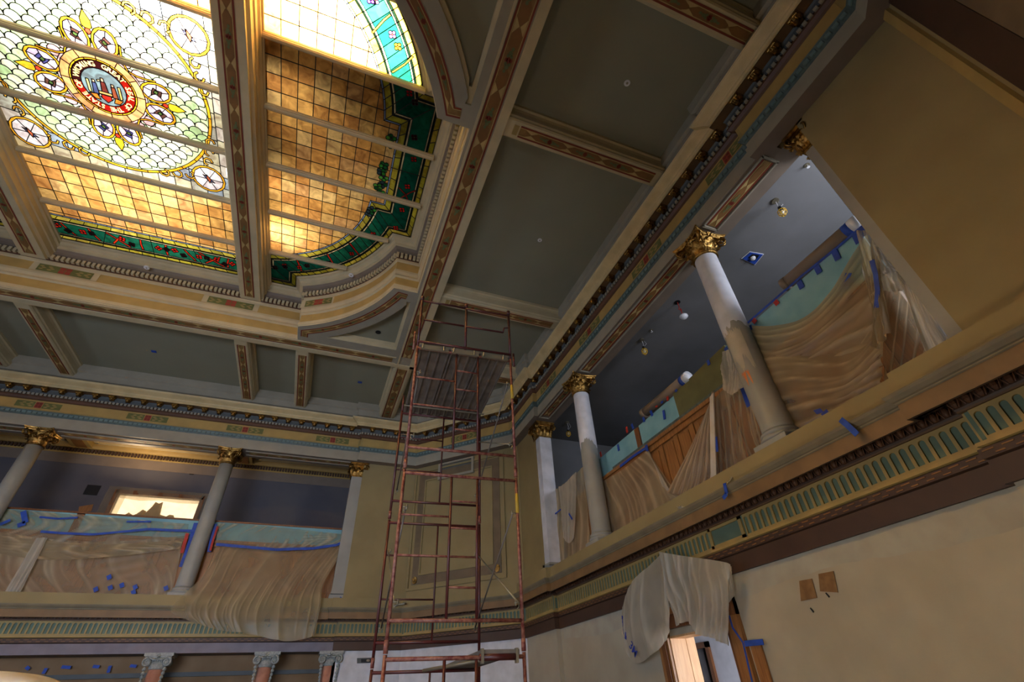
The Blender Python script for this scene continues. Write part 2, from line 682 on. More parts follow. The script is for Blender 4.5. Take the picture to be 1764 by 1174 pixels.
# back gallery with the bright window
GX0, GX1, GZ0, GZ1, GY = -6.85, -4.35, 6.5, 7.97, 20.0
m = MB()
m.box((-18, GY, 4.3), (GX0, GY + .2, 10.2)).box((GX1, GY, 4.3), (1.1, GY + .2, 10.2))
m.box((GX0, GY, 4.3), (GX1, GY + .2, GZ0)).box((GX0, GY, GZ1), (GX1, GY + .2, 10.2))
m.box((1.02, 17.5, 4.3), (1.2, 20.2, 10.2))
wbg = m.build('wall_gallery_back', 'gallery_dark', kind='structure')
MB().box((-18, GY - .012, 8.9), (1.02, GY, 9.25)).build('frieze_strip', 'taupe', wbg)
MB().box((-7.85, GY - .01, 7.86), (-7.45, GY, 8.2)).build('vent_opening', 'black', wbg)
MB().box((-4.2 - .8, GY - .01, 8.87), (-4.85, GY, 9.0)).build('junction_box', 'black', wbg)
MB().prism([atY(a, b, GY - .02) for a, b in ((136, 872), (161, 868), (157, 880), (135, 882))], (0, .01, 0)).build('plywood_patch', 'oak', wbg)
m = MB().box((-18, 17.4, 9.6), (1.2, 20.2, 9.8))
cgb = m.build('ceiling_gallery_back', 'ochre', kind='structure')
for x in (-13.7, -8.52, -3.3):
    MB().box((x - .3, 17.5, 9.45), (x + .3, GY - .1, 9.6)).build('beam', 'gold_paint', cgb)
    MB().box((x - .17, 17.5, 9.44), (x + .17, GY - .1, 9.45)).build('painted_strap', 'hex_brown', cgb)
m = MB()
sweep(m, [(-18, GY), (1.02, GY)], [(0, 9.25), (.05, 9.28), (.05, 9.42), (.14, 9.44), (.18, 9.5), (.22, 9.6)])
m.build('cornice', 'ochre', cgb)
m = MB()
for i in range(190):
    x = -17.9 + i * .1
    m.box((x, GY - .13, 9.29), (x + .06, GY - .06, 9.41))
m.build('dentil_course', 'dark_brown', cgb, kind='stuff')
m = MB()
for x0, x1 in ((-13.3, -8.95), (-8.1, -3.7), (-2.9, .9)):
    m.box((x0, 17.6, 9.54), (x1, 17.68, 9.6)).box((x0, GY - .45, 9.53), (x1, GY - .36, 9.6)).box((x0, 17.6, 9.53), (x0 + .1, GY - .4, 9.6)).box((x1 - .1, 17.6, 9.53), (x1, GY - .4, 9.6))
m.build('coffer_moulding', 'cream', cgb)

# window in the back gallery: frame, glowing pane, torn masking film over it
wn = empty('window_1', None, None, (GX0, GY, GZ0), kind='structure')
m = MB()
m.box((GX0 - .1, GY - .05, GZ1), (GX1 + .1, GY + .02, GZ1 + .14)).box((GX0 - .14, GY - .05, GZ0 - .5), (GX0, GY + .02, GZ1 + .14)).box((GX1, GY - .05, GZ0 - .5), (GX1 + .14, GY + .02, GZ1 + .14))
m.build('window_frame', 'oak_dark', wn)
MB().box((GX0, GY + .15, GZ0 - .4), (GX1, GY + .17, GZ1)).build('pane', 'window_glow', wn)
mat('amber_paper', (196, 150, 84), .8)
m = MB()
m.grid([[(x, GY + .08, GZ1) for x in (GX0, -6.2, -5.6, -5, GX1)], [(GX0, GY + .08, GZ1 - .1), (-6.2, GY + .08, GZ1 - .16), (-5.6, GY + .08, GZ1 - .1), (-5, GY + .08, GZ1 - .15), (GX1, GY + .08, GZ1 - .12)]])
m.grid([[(GX0, GY + .09, 6.3), (GX0 + .14, GY + .09, 6.3)], [(GX0, GY + .09, GZ1), (GX0 + .2, GY + .09, GZ1)]])
m.build('amber_strip', 'film', wn)
rows_ = [[(x, GY - .06 - .02 * sin(x * 9 + z * 3), z) for x in [GX0 - .35 + .2 * k for k in range(17)]] for z in [6.4 + .2 * j for j in range(10)]]
MB().grid(rows_).build('window_film', 'film_thin', wn, True)
fo = MB()
edge = [(200, 888), (215, 886), (222, 882), (229, 887), (236, 884), (246, 877), (252, 880), (249, 884), (262, 872), (268, 864), (274, 867), (281, 864), (276, 886), (286, 889), (292, 886), (299, 887), (301, 893), (332, 893)]
lo = [atY(a, b, GY + .02) for a, b in edge]
m = MB()
m.grid([[Vector((p.x, p.y, 6.2)) for p in lo], lo])
m.build('torn_paper', 'ochre', wn)

# upper entablature --------------------------------------------------
tr1 = empty('trim_1', None, None, (0, 0, 8.77), kind='structure')
OPEN_R = [(6, 12.25), (6, 2.2)]
m = MB()
sweep(m, PATH, [(.28, 8.77), (.28, 9.0), (.246, 9.01), (.246, 9.12)])
m.build('fascia', 'greige', tr1)
m = MB()
sweep(m, PATH, [(-.02, 8.77), (.28, 8.77)])
m.box((6.0, 1.9, 8.769), (6.4, 12.6, 8.78)).box((-18, 17.15, 8.769), (1.05, 17.55, 8.78))
m.build('soffit', 'taupe', tr1)
sweep(MB(), PATH, [(.246, 9.12), (.252, 9.14), (.30, 9.25), (.31, 9.267)]).build('tile_band', 'tile_teal', tr1)
# little raised tiles along the teal band
m = MB()
for q, t, n in run_points(PATH, .285, 9.2, .13):
    m.obox(q, t * .045, Vector((0, 0, .035)), n * .012)
m.build('tile_relief', 'tile_light', tr1, kind='stuff')
sweep(MB(), PATH, [(.31, 9.267), (.31, 9.285), (.26, 9.29), (.26, 9.62)]).build('frieze', 'gold_paint', tr1)
m = MB()
for a, b in zip(offset_path(PATH, .262), offset_path(PATH, .262)[1:]):
    a, b = Vector(a), Vector(b)
    L = (b - a).length
    if L < .4:
        continue
    d = (b - a) / L
    n = Vector((d.y, -d.x))
    p, q = a + d * .07, b - d * .07
    m.prism([(p.x, p.y, 9.32), (q.x, q.y, 9.32), (q.x, q.y, 9.6), (p.x, p.y, 9.6)], (n.x * .004, n.y * .004, 0))
m.build('frieze_field', 'ochre', tr1)
sweep(MB(), PATH, [(.26, 9.62), (.30, 9.64), (.34, 9.69), (.335, 9.74), (.30, 9.745), (.30, 9.83)]).build('bed_moulding', 'brown', tr1)
sweep(MB(), PATH, [(.30, 9.83), (.305, 9.85), (.31, 9.95), (.33, 9.985)]).build('cove', 'blue_grey', tr1)
sweep(MB(), PATH, [(.33, 9.985), (.50, 9.985), (.50, 10.0)]).build('corona_soffit', 'soffit_brown', tr1)
prof = [(.50, 9.985), (.50, 10.07), (.52, 10.085)] + [(.53 + .18 * (1 - cos(a)) / 2 + .0, 10.09 + .15 * a / pi) for a in [pi * k / 8 for k in range(9)]] + [(.716, 10.25), (.70, 10.27), (.0, 10.27)]
sweep(MB(), PATH, prof).build('crown', 'crown_gold', tr1, smooth=False)
m = MB()
for q, t, n in run_points(PATH, .33, 9.78, .105):
    m.obox(q + Vector((0, 0, .005)), t * .033, Vector((0, 0, .035)), n * .025)
m.build('dentil_course', 'greige', tr1, kind='stuff')


# modillion: small gilded scroll bracket
def modillion_mesh():
    m = MB()
    m.box((-.1, 0, -.02), (.1, .165, 0))
    m.box((-.085, 0, -.05), (.085, .15, -.02))
    for s in (-.035, .035):
        pts = [(s, .13 - .045 * cos(a) * (1 - a / 9), -.075 - .04 * sin(a) * (1 - a / 9)) for a in [k * .6 for k in range(10)]]
        m.tube(pts, .014, 5)
    m.tube([(-.08, .15, -.045), (.08, .15, -.045)], .018, 6)
    m.tube([(0, .02, -.05), (0, .07, -.1), (0, .14, -.11), (0, .165, -.07)], [.02, .03, .028, .012], 6)
    m.box((-.06, 0, -.12), (.06, .05, -.05))
    return m.mesh('modillion', 'gilt')


MOD = modillion_mesh()
for q, t, n in run_points(PATH, .335, 9.985, .44):
    if q.x < -11 or q.y < -.2:
        continue
    o = link('modillion', MOD)
    o.matrix_world = Matrix(((t.x, n.x, 0, q.x), (t.y, n.y, 0, q.y), (t.z, n.z, 1, q.z), (0, 0, 0, 1)))
    o.parent = tr1
    o.matrix_parent_inverse = Matrix.Translation(tr1.location).inverted()


# painted frieze panels: green leaf fields with a red rosette
def frieze_panel(name, org, t, up, n, L=1.13, H=.2, lift=.006):
    org, t, up, n = map(Vector, (org, t, up, n))

    def rect(a0, a1, b0, b1, e):
        return [org + t * a + up * b + n * (lift + e) for a, b in ((a0, b0), (a1, b0), (a1, b1), (a0, b1))]
    m = MB()
    w3 = L * .41
    for a0, a1 in ((0, w3), (L - w3, L)):
        m.prism(rect(a0, a1, 0, H, 0), n * .004, 0)
        for k in (.3, .68):
            c = a0 + (a1 - a0) * k
            s = 1 if a0 > 0 else -1
            for da, db in ((0, 0), (-.05 * s, .05), (-.05 * s, -.05)):
                m.prism([org + t * (c + da + dx * s) + up * (H / 2 + db + dz) + n * (lift + .004) for dx, dz in ((-.05, -.012), (.0, -.022), (.055, 0), (.0, .022), (-.05, .012))], n * .003, 1)
    mid = L / 2
    h = H / 2
    m.prism(rect(mid - h * .85, mid + h * .85, 0, H, 0), n * .004, 2)
    for i in (-1, 1):
        for j in (-1, 1):
            c = org + t * (mid + i * h * .4) + up * (h + j * h * .45) + n * (lift + .004)
            m.prism([c + t * (.036 * cos(a)) + up * (.036 * sin(a)) for a in [k * pi / 3 for k in range(6)]], n * .004, 3)
    return m.build(name, ['frieze_green', 'gold_paint', 'frieze_red', 'red_line'], tr1)


for x in (-12.3, -9.42, -6.55, -3.67, -.79):
    frieze_panel('frieze_panel', (x, YB - .262, 9.36), (1, 0, 0), (0, 0, 1), (0, -1, 0))
for y in (2.38, 5.04, 7.76, 10.45):
    frieze_panel('frieze_panel', (XR - .262, y + 1.13, 9.36), (0, -1, 0), (0, 0, 1), (-1, 0, 0))
frieze_panel('frieze_panel', cpt(1.6, 9.36, .262), CT, (0, 0, 1), -CN)


mat('tile_light', (104, 124, 120), .6)
# painted strap ornament, laid face down on beams and soffits --------------------
def strap(name, path, z, w=.3, parent=None, phase=.3, pitch=1.08, border=True):
    """path: xy polyline"""
    m = MB()
    P = [Vector((p[0], p[1])) for p in path]

    def off(p):
        return [Vector(q) for q in offset_path([tuple(q) for q in P], p)]

    def ribbon(a, b, e, mi):
        A, B = off(a), off(b)
        for i in range(len(P) - 1):
            m.prism([(A[i].x, A[i].y, z - e), (A[i + 1].x, A[i + 1].y, z - e), (B[i + 1].x, B[i + 1].y, z - e), (B[i].x, B[i].y, z - e)], (0, 0, .004), mi)
    h = w / 2
    ribbon(-h, h, .003, 0)
    if border:
        ribbon(-h - .03, -h, .006, 1)
        ribbon(h, h + .03, .006, 1)
        ribbon(-h + .008, -h + .018, .0065, 3)
        ribbon(h - .018, h - .008, .0065, 3)
    # arc-length placement of the motifs
    L = 0
    segs = []
    for a, b in zip(P, P[1:]):
        l = (b - a).length
        segs.append((L, l, a, (b - a) / l if l else Vector((1, 0))))
        L += l

    def loc(s):
        s = max(0, min(L - 1e-4, s))
        for s0, l, a, d in segs:
            if s <= s0 + l:
                return a + d * (s - s0), d
        return a, d

    def shape(s, pts, e, mi):
        q, d = loc(s)
        n = Vector((d.y, -d.x))
        vs = []
        for a, b in pts:
            v = q + d * a + n * b
            vs.append((v.x, v.y, z - e))
        m.prism(vs, (0, 0, .004), mi)
    k = 0
    u = h * .8
    s = phase
    while s < L - .1:
        # cream bow (two triangles)
        shape(s, [(-.13, -u), (.13, -u), (0, -.01)], .0075, 3)
        shape(s, [(-.13, u), (0, .01), (.13, u)], .0075, 3)
        for c in (s + .22, s + pitch - .22):
            if c < L - .2:
                shape(c, [(-.2, -.01), (-.1, -u * .85), (.1, -u * .85), (.19, -.03), (.19, .03), (.1, u * .85), (-.1, u * .85), (-.2, .01)], .0082, 2)
        c = s + pitch / 2
        if c < L - .2:
            for dx, dy, r, mi in ((0, 0, .05, 1), (-.1, 0, .05, 4), (.1, 0, .05, 4), (-.17, .02, .035, 4), (.17, -.02, .035, 4), (0, .05, .035, 1), (0, -.05, .035, 1), (-.06, .04, .03, 4), (.06, -.04, .03, 4), (-.06, -.04, .03, 4), (.06, .04, .03, 4)):
                shape(c, [(dx * 1.1 + r * cos(a), dy * h / .15 + r * sin(a) * h / .15) for a in [j * pi / 3 for j in range(6)]], .009 + .001 * mi, mi)
        s += pitch
    return m.build(name, ['strap_field', 'red_line', 'hex_brown', 'bow_cream', 'leaf_green'], parent)


# straps under the architrave soffit, between the columns
for y0, y1 in ((12.0 - .2, 10.0), (9.15, 4.8), (3.95, 2.5)):
    strap('painted_strap', [(5.95, y0), (5.95, y1)], 8.765, .17, tr1, phase=.15, pitch=.8)
for x0, x1 in ((-13.2, -9.0), (-8.0, -3.85), (-2.8, .6)):
    strap('painted_strap', [(x0, 17.2), (x1, 17.2)], 8.765, .17, tr1, phase=.15, pitch=.8)
m = MB()
for y0, y1 in ((11.95, 9.95), (9.2, 4.75), (4.0, 2.45)):
    for x in (5.78, 6.1):
        m.box((x, y1, 8.74), (x + .03, y0, 8.77))
    for y in (y0, y1):
        m.box((5.78, y - .02, 8.74), (6.13, y + .02, 8.77))
for x0, x1 in ((-13.3, -8.9), (-8.1, -3.75), (-2.9, .7)):
    for y in (17.02, 17.33):
        m.box((x0, y, 8.74), (x1, y + .03, 8.77))
m.build('soffit_moulding', 'greige', tr1)

# gallery front (lower entablature) ------------------------------------
tr2 = empty('trim_2', None, None, (0, 0, 3.0), kind='structure')
sweep(MB(), PATH, [(-.02, 3.03), (.05, 3.03), (.055, 3.26), (.03, 3.26)]).build('fascia', 'dark_brown', tr2)
mat('fascia_lilac', (112, 106, 116), .6)  # cool daylight's lilac is put into this grey
sweep(MB(), [(-18, 17.15), (1.02, 17.15)], [(-.02, 3.028), (.054, 3.028), (.058, 3.258)]).build('fascia', 'fascia_lilac', tr2, label='grey fascia, lilac daylight tint in its colour')
sweep(MB(), PATH, [(.03, 3.26), (.07, 3.28), (.07, 3.37), (.03, 3.385)]).build('guilloche_moulding', 'dark_brown', tr2)
m = MB()
for q, t, n in run_points(PATH, .072, 3.325, .17):
    if q.x < -12:
        continue
    m.obox(q + Vector((0, 0, .02)), t * .05, Vector((0, 0, .006)), n * .006)
    m.obox(q + t * .085 - Vector((0, 0, .022)), t * .04, Vector((0, 0, .006)), n * .006)
m.build('guilloche_relief', 'hex_brown', tr2, kind='stuff')
sweep(MB(), PATH, [(.03, 3.385), (.06, 3.40), (.06, 3.435), (.0, 3.44)]).build('fillet', 'gold_paint', tr2)
# frieze ground (teal), cream bars with arched heads leave the flutes recessed
sweep(MB(), PATH, [(.004, 3.44), (.004, 3.76)]).build('frieze', 'flute_teal', tr2)
PITCH = .112
FA = MB()
hw, fw = PITCH / 2, .037
# one bar + arched head, local: x along, y outward, z up
arch = [(-hw, .0), (-hw, .31), (hw, .31), (hw, .0)]


def bar_mesh():
    m = MB()
    m.box((-hw, 0, 0), (-fw, .022, .31))
    m.box((fw, 0, 0), (hw, .022, .31))
    m.box((-fw, 0, 0), (fw, .022, .03))
    pts = [(-fw, .31)] + [(-fw * cos(a), .235 + fw * sin(a)) for a in [pi * k / 6 for k in range(7)]] + [(fw, .31)]
    m.prism([(x, 0, z) for x, z in pts], (0, .022, 0))
    return m


BAR = bar_mesh()
BARME = BAR.mesh('flute_surround', 'gold_paint')
rest = MB()
for q, t, n in run_points(PATH, .004, 3.445, PITCH):
    if q.x < -12 or q.y < -.5:
        continue
    if abs(q.x - 5.996) < .02 and 5.6 < q.y < 6.35:
        continue
    if abs(q.x - 5.996) < .02 and 2.3 < q.y < 10.5:
        o = link('flute_surround', BARME)
        o.matrix_world = Matrix(((t.x, n.x, 0, q.x), (t.y, n.y, 0, q.y), (t.z, n.z, 1, q.z), (0, 0, 0, 1)))
        o.parent = tr2
        o.matrix_parent_inverse = Matrix.Translation(tr2.location).inverted()
    else:
        for f, mi in zip(BAR.f, BAR.m):
            pass
        rest.add([q + t * v[0] + n * v[1] + Vector((0, 0, v[2])) for v in BAR.v], BAR.f)
rest.build('flute_run', 'gold_paint', tr2, kind='stuff')
m = MB()
for y0, y1 in ((5.6, 6.35),):
    m.box((5.97, y0, 3.445), (5.998, y0 + .06, 3.755)).box((5.97, y1 - .06, 3.445), (5.998, y1, 3.755)).box((5.97, y0, 3.445), (5.998, y1, 3.49)).box((5.97, y0, 3.715), (5.998, y1, 3.755))
m.build('frieze_panel_frame', 'gold_paint', tr2)
sweep(MB(), PATH, [(-.0, 3.755), (.04, 3.76), (.04, 3.79)]).build('fillet', 'soffit_brown', tr2)
sweep(MB(), PATH, [(.04, 3.78), (.05, 3.80), (.05, 3.93), (.34, 3.93)]).build('egg_ground', 'dark_brown', tr2)


def egg_mesh():
    m = MB()
    m.lathe([(.001, -.055), (.022, -.045), (.036, -.015), (.036, .015), (.024, .045), (.001, .055)], n=8)
    m.tube([(-.052, .0, .05), (-.05, .02, 0), (-.03, .01, -.055)], .008, 4)
    m.tube([(.052, .0, .05), (.05, .02, 0), (.03, .01, -.055)], .008, 4)
    return m


EG = egg_mesh()
EGME = EG.mesh('egg', 'brown', True)
rest = MB()
for q, t, n in run_points(PATH, .08, 3.85, .125):
    if q.x < -12 or q.y < -.5:
        continue
    if q.x > 5.8 and 2.3 < q.y < 7.5:
        o = link('egg', EGME)
        o.matrix_world = Matrix(((t.x, n.x, 0, q.x), (t.y, n.y, 0, q.y), (t.z, n.z, 1, q.z), (0, 0, 0, 1)))
        o.parent = tr2
        o.matrix_parent_inverse = Matrix.Translation(tr2.location).inverted()
    else:
        rest.add([q + t * v[0] + n * v[1] + Vector((0, 0, v[2])) for v in EG.v], EG.f)
rest.build('egg_run', 'brown', tr2, kind='stuff')
mat('corona_paint', (118, 92, 60), .55)
sweep(MB(), PATH, [(.34, 3.80), (.34, 3.975), (.345, 3.98)]).build('corona', 'corona_paint', tr2)
sweep(MB(), PATH, [(.05, 3.93), (.30, 3.93), (.30, 3.80), (.34, 3.80)]).build('corona_drip', 'dark_brown', tr2)
sweep(MB(), PATH, [(.345, 3.975), (.355, 3.985), (.355, 4.0), (.37, 4.01), (.40, 4.05), (.41, 4.075), (.41, 4.09), (.30, 4.09)]).build('ledge_moulding', 'ledge_paint', tr2)
sweep(MB(), PATH, [(.30, 4.09), (.29, 4.36), (-.3, 4.36)]).build('plinth', 'wall_ochre', tr2)
# ------------------------------------------------------------------ main ceiling and skylight
CX, CY = -5.9, 6.95
ZB = 10.45     # underside of the beams
ZG = 12.10     # stained glass


def contour(t, na=18):
    """skylight outline, inset by t from the glass edge (t = -0.43 is the rim), closed ccw loop"""
    R = 4.0 - t
    q = []
    yb, xe, xc, ye = 8.94 - t, .79 - t, -2.16 - t, 12.02 - t
    ax, ay = -3.54, 7.77
    q.append((xe, CY))
    q.append((xe, yb))
    x2 = ax + sqrt(max(.01, R * R - (yb - ay) ** 2))
    x2 = min(x2, xe)
    a0 = atan2(yb - ay, x2 - ax)
    y3 = ay + sqrt(max(.01, R * R - (xc - ax) ** 2))
    y3 = min(y3, ye)
    a1 = atan2(y3 - ay, xc - ax)
    for k in range(na + 1):
        a = a0 + (a1 - a0) * k / na
        q.append((ax + R * cos(a), ay + R * sin(a)))
    q.append((xc, ye))
    q.append((CX, ye))
    left = [(2 * CX - x, y) for x, y in q[::-1]][1:]
    top = q + left                      # from right side over the back to the left side
    bot = [(x, 2 * CY - y) for x, y in top[::-1]][1:-1]
    return top + bot


def loops(name, prof, key, parent, smooth=False):
    m = MB()
    Ls = [[(x, y, z) for x, y in contour(t)] for t, z in prof]
    for a, b in zip(Ls, Ls[1:]):
        n = len(a)
        for i in range(n):
            m.add([a[i], a[(i + 1) % n], b[(i + 1) % n], b[i]], [(0, 1, 2, 3)])
    return m.build(name, key, parent, smooth)


ceil_ = empty('ceiling', None, None, (0, 0, ZB), kind='structure')
# high coffer plane, with the skylight cut out
hole = contour(-.5)
outer = [(-18, -3), (6.2, -3), (6.2, 17.3), (-18, 17.3)]


def cdt_fill(polys, keep, z, m, mi=0):
    vs, fs = [], []
    for p in polys:
        o = len(vs)
        if sum(a[0] * b[1] - b[0] * a[1] for a, b in zip(p, p[1:] + p[:1])) < 0:
            p = p[::-1]
        vs += [Vector((a, b)) for a, b in p]
        fs.append(list(range(o, o + len(p))))
    V, E_, F_, ov, oe, of = delaunay_2d_cdt(vs, [], fs, 1, 1e-4)
    tri = []
    for f, o in zip(F_, of):
        if keep(o):
            tri.append(tuple(f))
    m.add([(v.x, v.y, z) for v in V], tri, mi)


m = MB()
cdt_fill([outer, hole], lambda o: 1 not in o, 10.9, m)
m.build('coffer_plane', 'panel_grey', ceil_)

# spandrels at the four rounded corners
def spandrel(inset=0):
    R = 5.05 + inset
    ax, ay = -3.54, 7.77
    xm, ym = 1.12 - inset, 12.1 - inset
    y0 = ay + sqrt(R * R - (xm - ax) ** 2)
    x1 = ax + sqrt(R * R - (ym - ay) ** 2)
    a0, a1 = atan2(y0 - ay, xm - ax), atan2(ym - ay, x1 - ax)
    q = [(ax + R * cos(a0 + (a1 - a0) * k / 14), ay + R * sin(a0 + (a1 - a0) * k / 14)) for k in range(15)]
    # blunt the sharp tip beside the strap beam
    q = q[1:]
    return [(xm, ym), (xm, q[0][1] - .12)] + [(xm - .12, q[0][1] - .12)] + q


def mirror(pts, fx, fy):
    return [((2 * CX - x) if fx else x, (2 * CY - y) if fy else y) for x, y in pts]


SP = [mirror(spandrel(), fx, fy) for fx in (0, 1) for fy in (0, 1)]
m = MB()
rect = [(2 * CX - 1.84, .93), (1.84, .93), (1.84, 12.97), (2 * CX - 1.84, 12.97)]
cdt_fill([rect, contour(-.43)] + SP, lambda o: o == [0], ZB, m)
m.build('beam_soffit', 'greige', ceil_)
for i, sp in enumerate(SP):
    m = MB()
    n = len(sp)
    sp2 = mirror(spandrel(.07), i // 2, i % 2)
    for (a, z0), (b, z1) in zip([(sp, ZB), (sp, ZB + .07), (sp2, ZB + .1)], [(sp, ZB + .07), (sp2, ZB + .1), (sp2, ZB + .22)]):
        for k in range(n):
            m.add([(*a[k], z0), (*a[(k + 1) % n], z0), (*b[(k + 1) % n], z1), (*b[k], z1)], [(0, 1, 2, 3)])
    m.build('spandrel_moulding', 'cream', ceil_)
    m = MB()
    m.add([(*p, ZB + .22) for p in sp2], [tuple(range(n))])
    m.build('spandrel_panel', 'panel_grey', ceil_)


def beam(name, x0, y0, x1, y1, w, zb=ZB, zt=10.92, key='cream'):
    """straight moulded beam between two points"""
    a, b = Vector((x0, y0, 0)), Vector((x1, y1, 0))
    d = (b - a).normalized()
    n = Vector((d.y, -d.x, 0))
    h = w / 2
    prof = [(h + .05, zt), (h + .05, zt - .1), (h + .015, zt - .13), (h, zt - .2), (h, zb + .1), (h - .025, zb + .07), (h - .03, zb + .03), (h - .06, zb), (-h + .06, zb), (-h + .03, zb + .03), (-h + .025, zb + .07), (-h, zb + .1), (-h, zt - .2), (-h - .015, zt - .13), (-h - .05, zt - .1), (-h - .05, zt)]
    m = MB()
    A = [a + n * p + Vector((0, 0, z)) for p, z in prof]
    B = [b + n * p + Vector((0, 0, z)) for p, z in prof]
    for i in range(len(prof) - 1):
        m.add([A[i], A[i + 1], B[i + 1], B[i]], [(0, 1, 2, 3)])
    m.add(A, [tuple(range(len(A)))])
    m.add(B, [tuple(range(len(B)))])
    return m.build(name, key, ceil_)


# the two long beams that frame the skylight continue to the walls
for y0, y1 in ((12.97, 17.1), (-2.7, .93)):
    beam('beam', 1.53, y0, 1.53, y1, .62)
beam('beam', 1.84, 12.71, 5.9, 12.71, .52)
m = MB()
m.box((1.78, .93, ZB), (1.84, 12.97, 10.9)).box((-13.6, 12.91, ZB), (1.84, 12.97, 10.9)).box((1.7, .93, ZB - .03), (1.86, 12.97, ZB + .06)).box((-13.6, 12.83, ZB - .03), (1.86, 12.99, ZB + .06))
m.build('beam_side', 'cream', ceil_)
# raised edge mouldings along the strap of those beams
m = MB()
for x in (1.28, 1.68):
    m.box((x, -2.7, ZB - .025), (x + .05, 17.1, ZB + .01))
for y in (12.47, 12.8):
    m.box((-18, y, ZB - .025), (1.2, y + .04, ZB + .01))
m.build('edge_moulding', 'cream', ceil_)
strap('painted_strap', [(1.5, 12.4), (1.5, -2.6)], ZB - .004, .25, ceil_, phase=.1)
strap('painted_strap', [(1.5, 17.0), (1.5, 13.1)], ZB - .004, .25, ceil_, phase=.3)
strap('painted_strap', [(-13.5, 12.64), (1.1, 12.64)], ZB - .004, .2, ceil_, phase=.5)
strap('painted_strap', [(2.1, 12.7), (5.2, 12.7)], ZB - .004, .22, ceil_, phase=.4)
for y in (4.25, 9.47, 1.38, -1.2):
    beam('beam', 1.84, y, 5.9, y, .46)
    strap('painted_strap', [(2.15, y), (5.25, y)], ZB - .004, .18, ceil_, phase=.25, pitch=.8)
    MB().box((2.02, y - .1, ZB - .008), (2.12, y + .1, ZB + .01)).build('strap_end', 'gold_paint', ceil_)
for x in (-13.35, -10.2, -8.52, -3.3, -1.57):
    beam('beam', x, 12.97, x, 17.1, .44)
    strap('painted_strap', [(x, 13.25), (x, 16.5)], ZB - .004, .17, ceil_, phase=.25, pitch=.8)
# flat border along the walls, above the crown
m = MB()
sweep(m, PATH, [(.0, 10.27), (.55, 10.40), (.55, 10.62), (.62, 10.66), (.62, 10.9)])
m.build('wall_border', 'greige', ceil_)
# arc straps round the skylight corners
for fx in (0, 1):
    for fy in (0, 1):
        R, ax, ay = 4.69, -3.54, 7.77
        a0 = atan2(9.58 - ay, sqrt(R * R - (9.58 - ay) ** 2))
        a1 = atan2(sqrt(R * R - (1.99) ** 2), 1.99)
        q = [(.98, 9.60)] + [(ax + R * cos(a0 + (a1 - a0) * k / 18), ay + R * sin(a0 + (a1 - a0) * k / 18)) for k in range(19)] + [(-1.55, 12.25)]
        q = mirror(q, fx, fy)
        if (fx + fy) % 2 == 0:
            q = q[::-1]
        strap('painted_strap', q, ZB - .004, .14, ceil_, phase=.35, pitch=.9)

# skylight recess ----------------------------------------------------------
P0 = -.43
loops('recess_base', [(P0, ZB), (P0 + .0, ZB + .04), (P0 + .02, ZB + .05), (P0 + .02, ZB + .15), (P0 - .0, ZB + .16)], 'cream', ceil_)
loops('recess_band', [(P0 + .0, ZB + .16), (P0 + .0, ZB + .42)], 'ochre', ceil_)
loops('recess_cyma', [(P0 + .0, ZB + .42), (P0 + .05, ZB + .45), (P0 + .03, ZB + .52), (P0 + .06, ZB + .60), (P0 + .06, ZB + .67), (P0 + .03, ZB + .69)], 'cream', ceil_)
loops('recess_frieze', [(P0 + .03, ZB + .69), (P0 + .03, ZB + .98)], 'ochre', ceil_)
loops('recess_fillet', [(P0 + .03, ZB + .98), (P0 + .07, ZB + 1.0), (P0 + .07, ZB + 1.07)], 'cream', ceil_)
loops('dentil_ground', [(P0 + .07, ZB + 1.07), (P0 + .075, ZB + 1.08), (P0 + .075, ZB + 1.27)], 'brown', ceil_)
loops('recess_soffit', [(P0 + .075, ZB + 1.27), (P0 + .15, ZB + 1.28), (P0 + .15, ZB + 1.36), (P0 + .19, ZB + 1.44)], 'taupe', ceil_)
loops('recess_crown', [(P0 + .19, ZB + 1.44), (P0 + .23, ZB + 1.45), (P0 + .24, ZB + 1.51), (P0 + .30, ZB + 1.54), (P0 + .33, ZB + 1.60), (P0 + .38, ZB + 1.61), (P0 + .40, ZB + 1.65), (P0 + .46, ZB + 1.66), (P0 + .46, ZB + 1.72)], 'cream', ceil_)


def loop_points(t, z, pitch):
    q = contour(t)
    out = []
    carry = 0
    for i in range(len(q)):
        a, b = Vector(q[i]), Vector(q[(i + 1) % len(q)])
        l = (b - a).length
        if l < 1e-4:
            continue
        d = (b - a) / l
        s = pitch - carry if carry else 0
        while s < l:
            c = a + d * s
            out.append((Vector((c.x, c.y, z)), Vector((d.x, d.y, 0)), Vector((-d.y, d.x, 0))))
            s += pitch
        carry = l - (s - pitch)
    return out


m = MB()
for q, t, n in loop_points(P0 + .11, ZB + 1.18, .115):
    m.obox(q, t * .034, Vector((0, 0, .065)), n * .04)
m.build('dentil_course', 'cream', ceil_, kind='stuff')
for q, t, n in loop_points(P0 + .03, ZB + .7, 2.88):
    pass


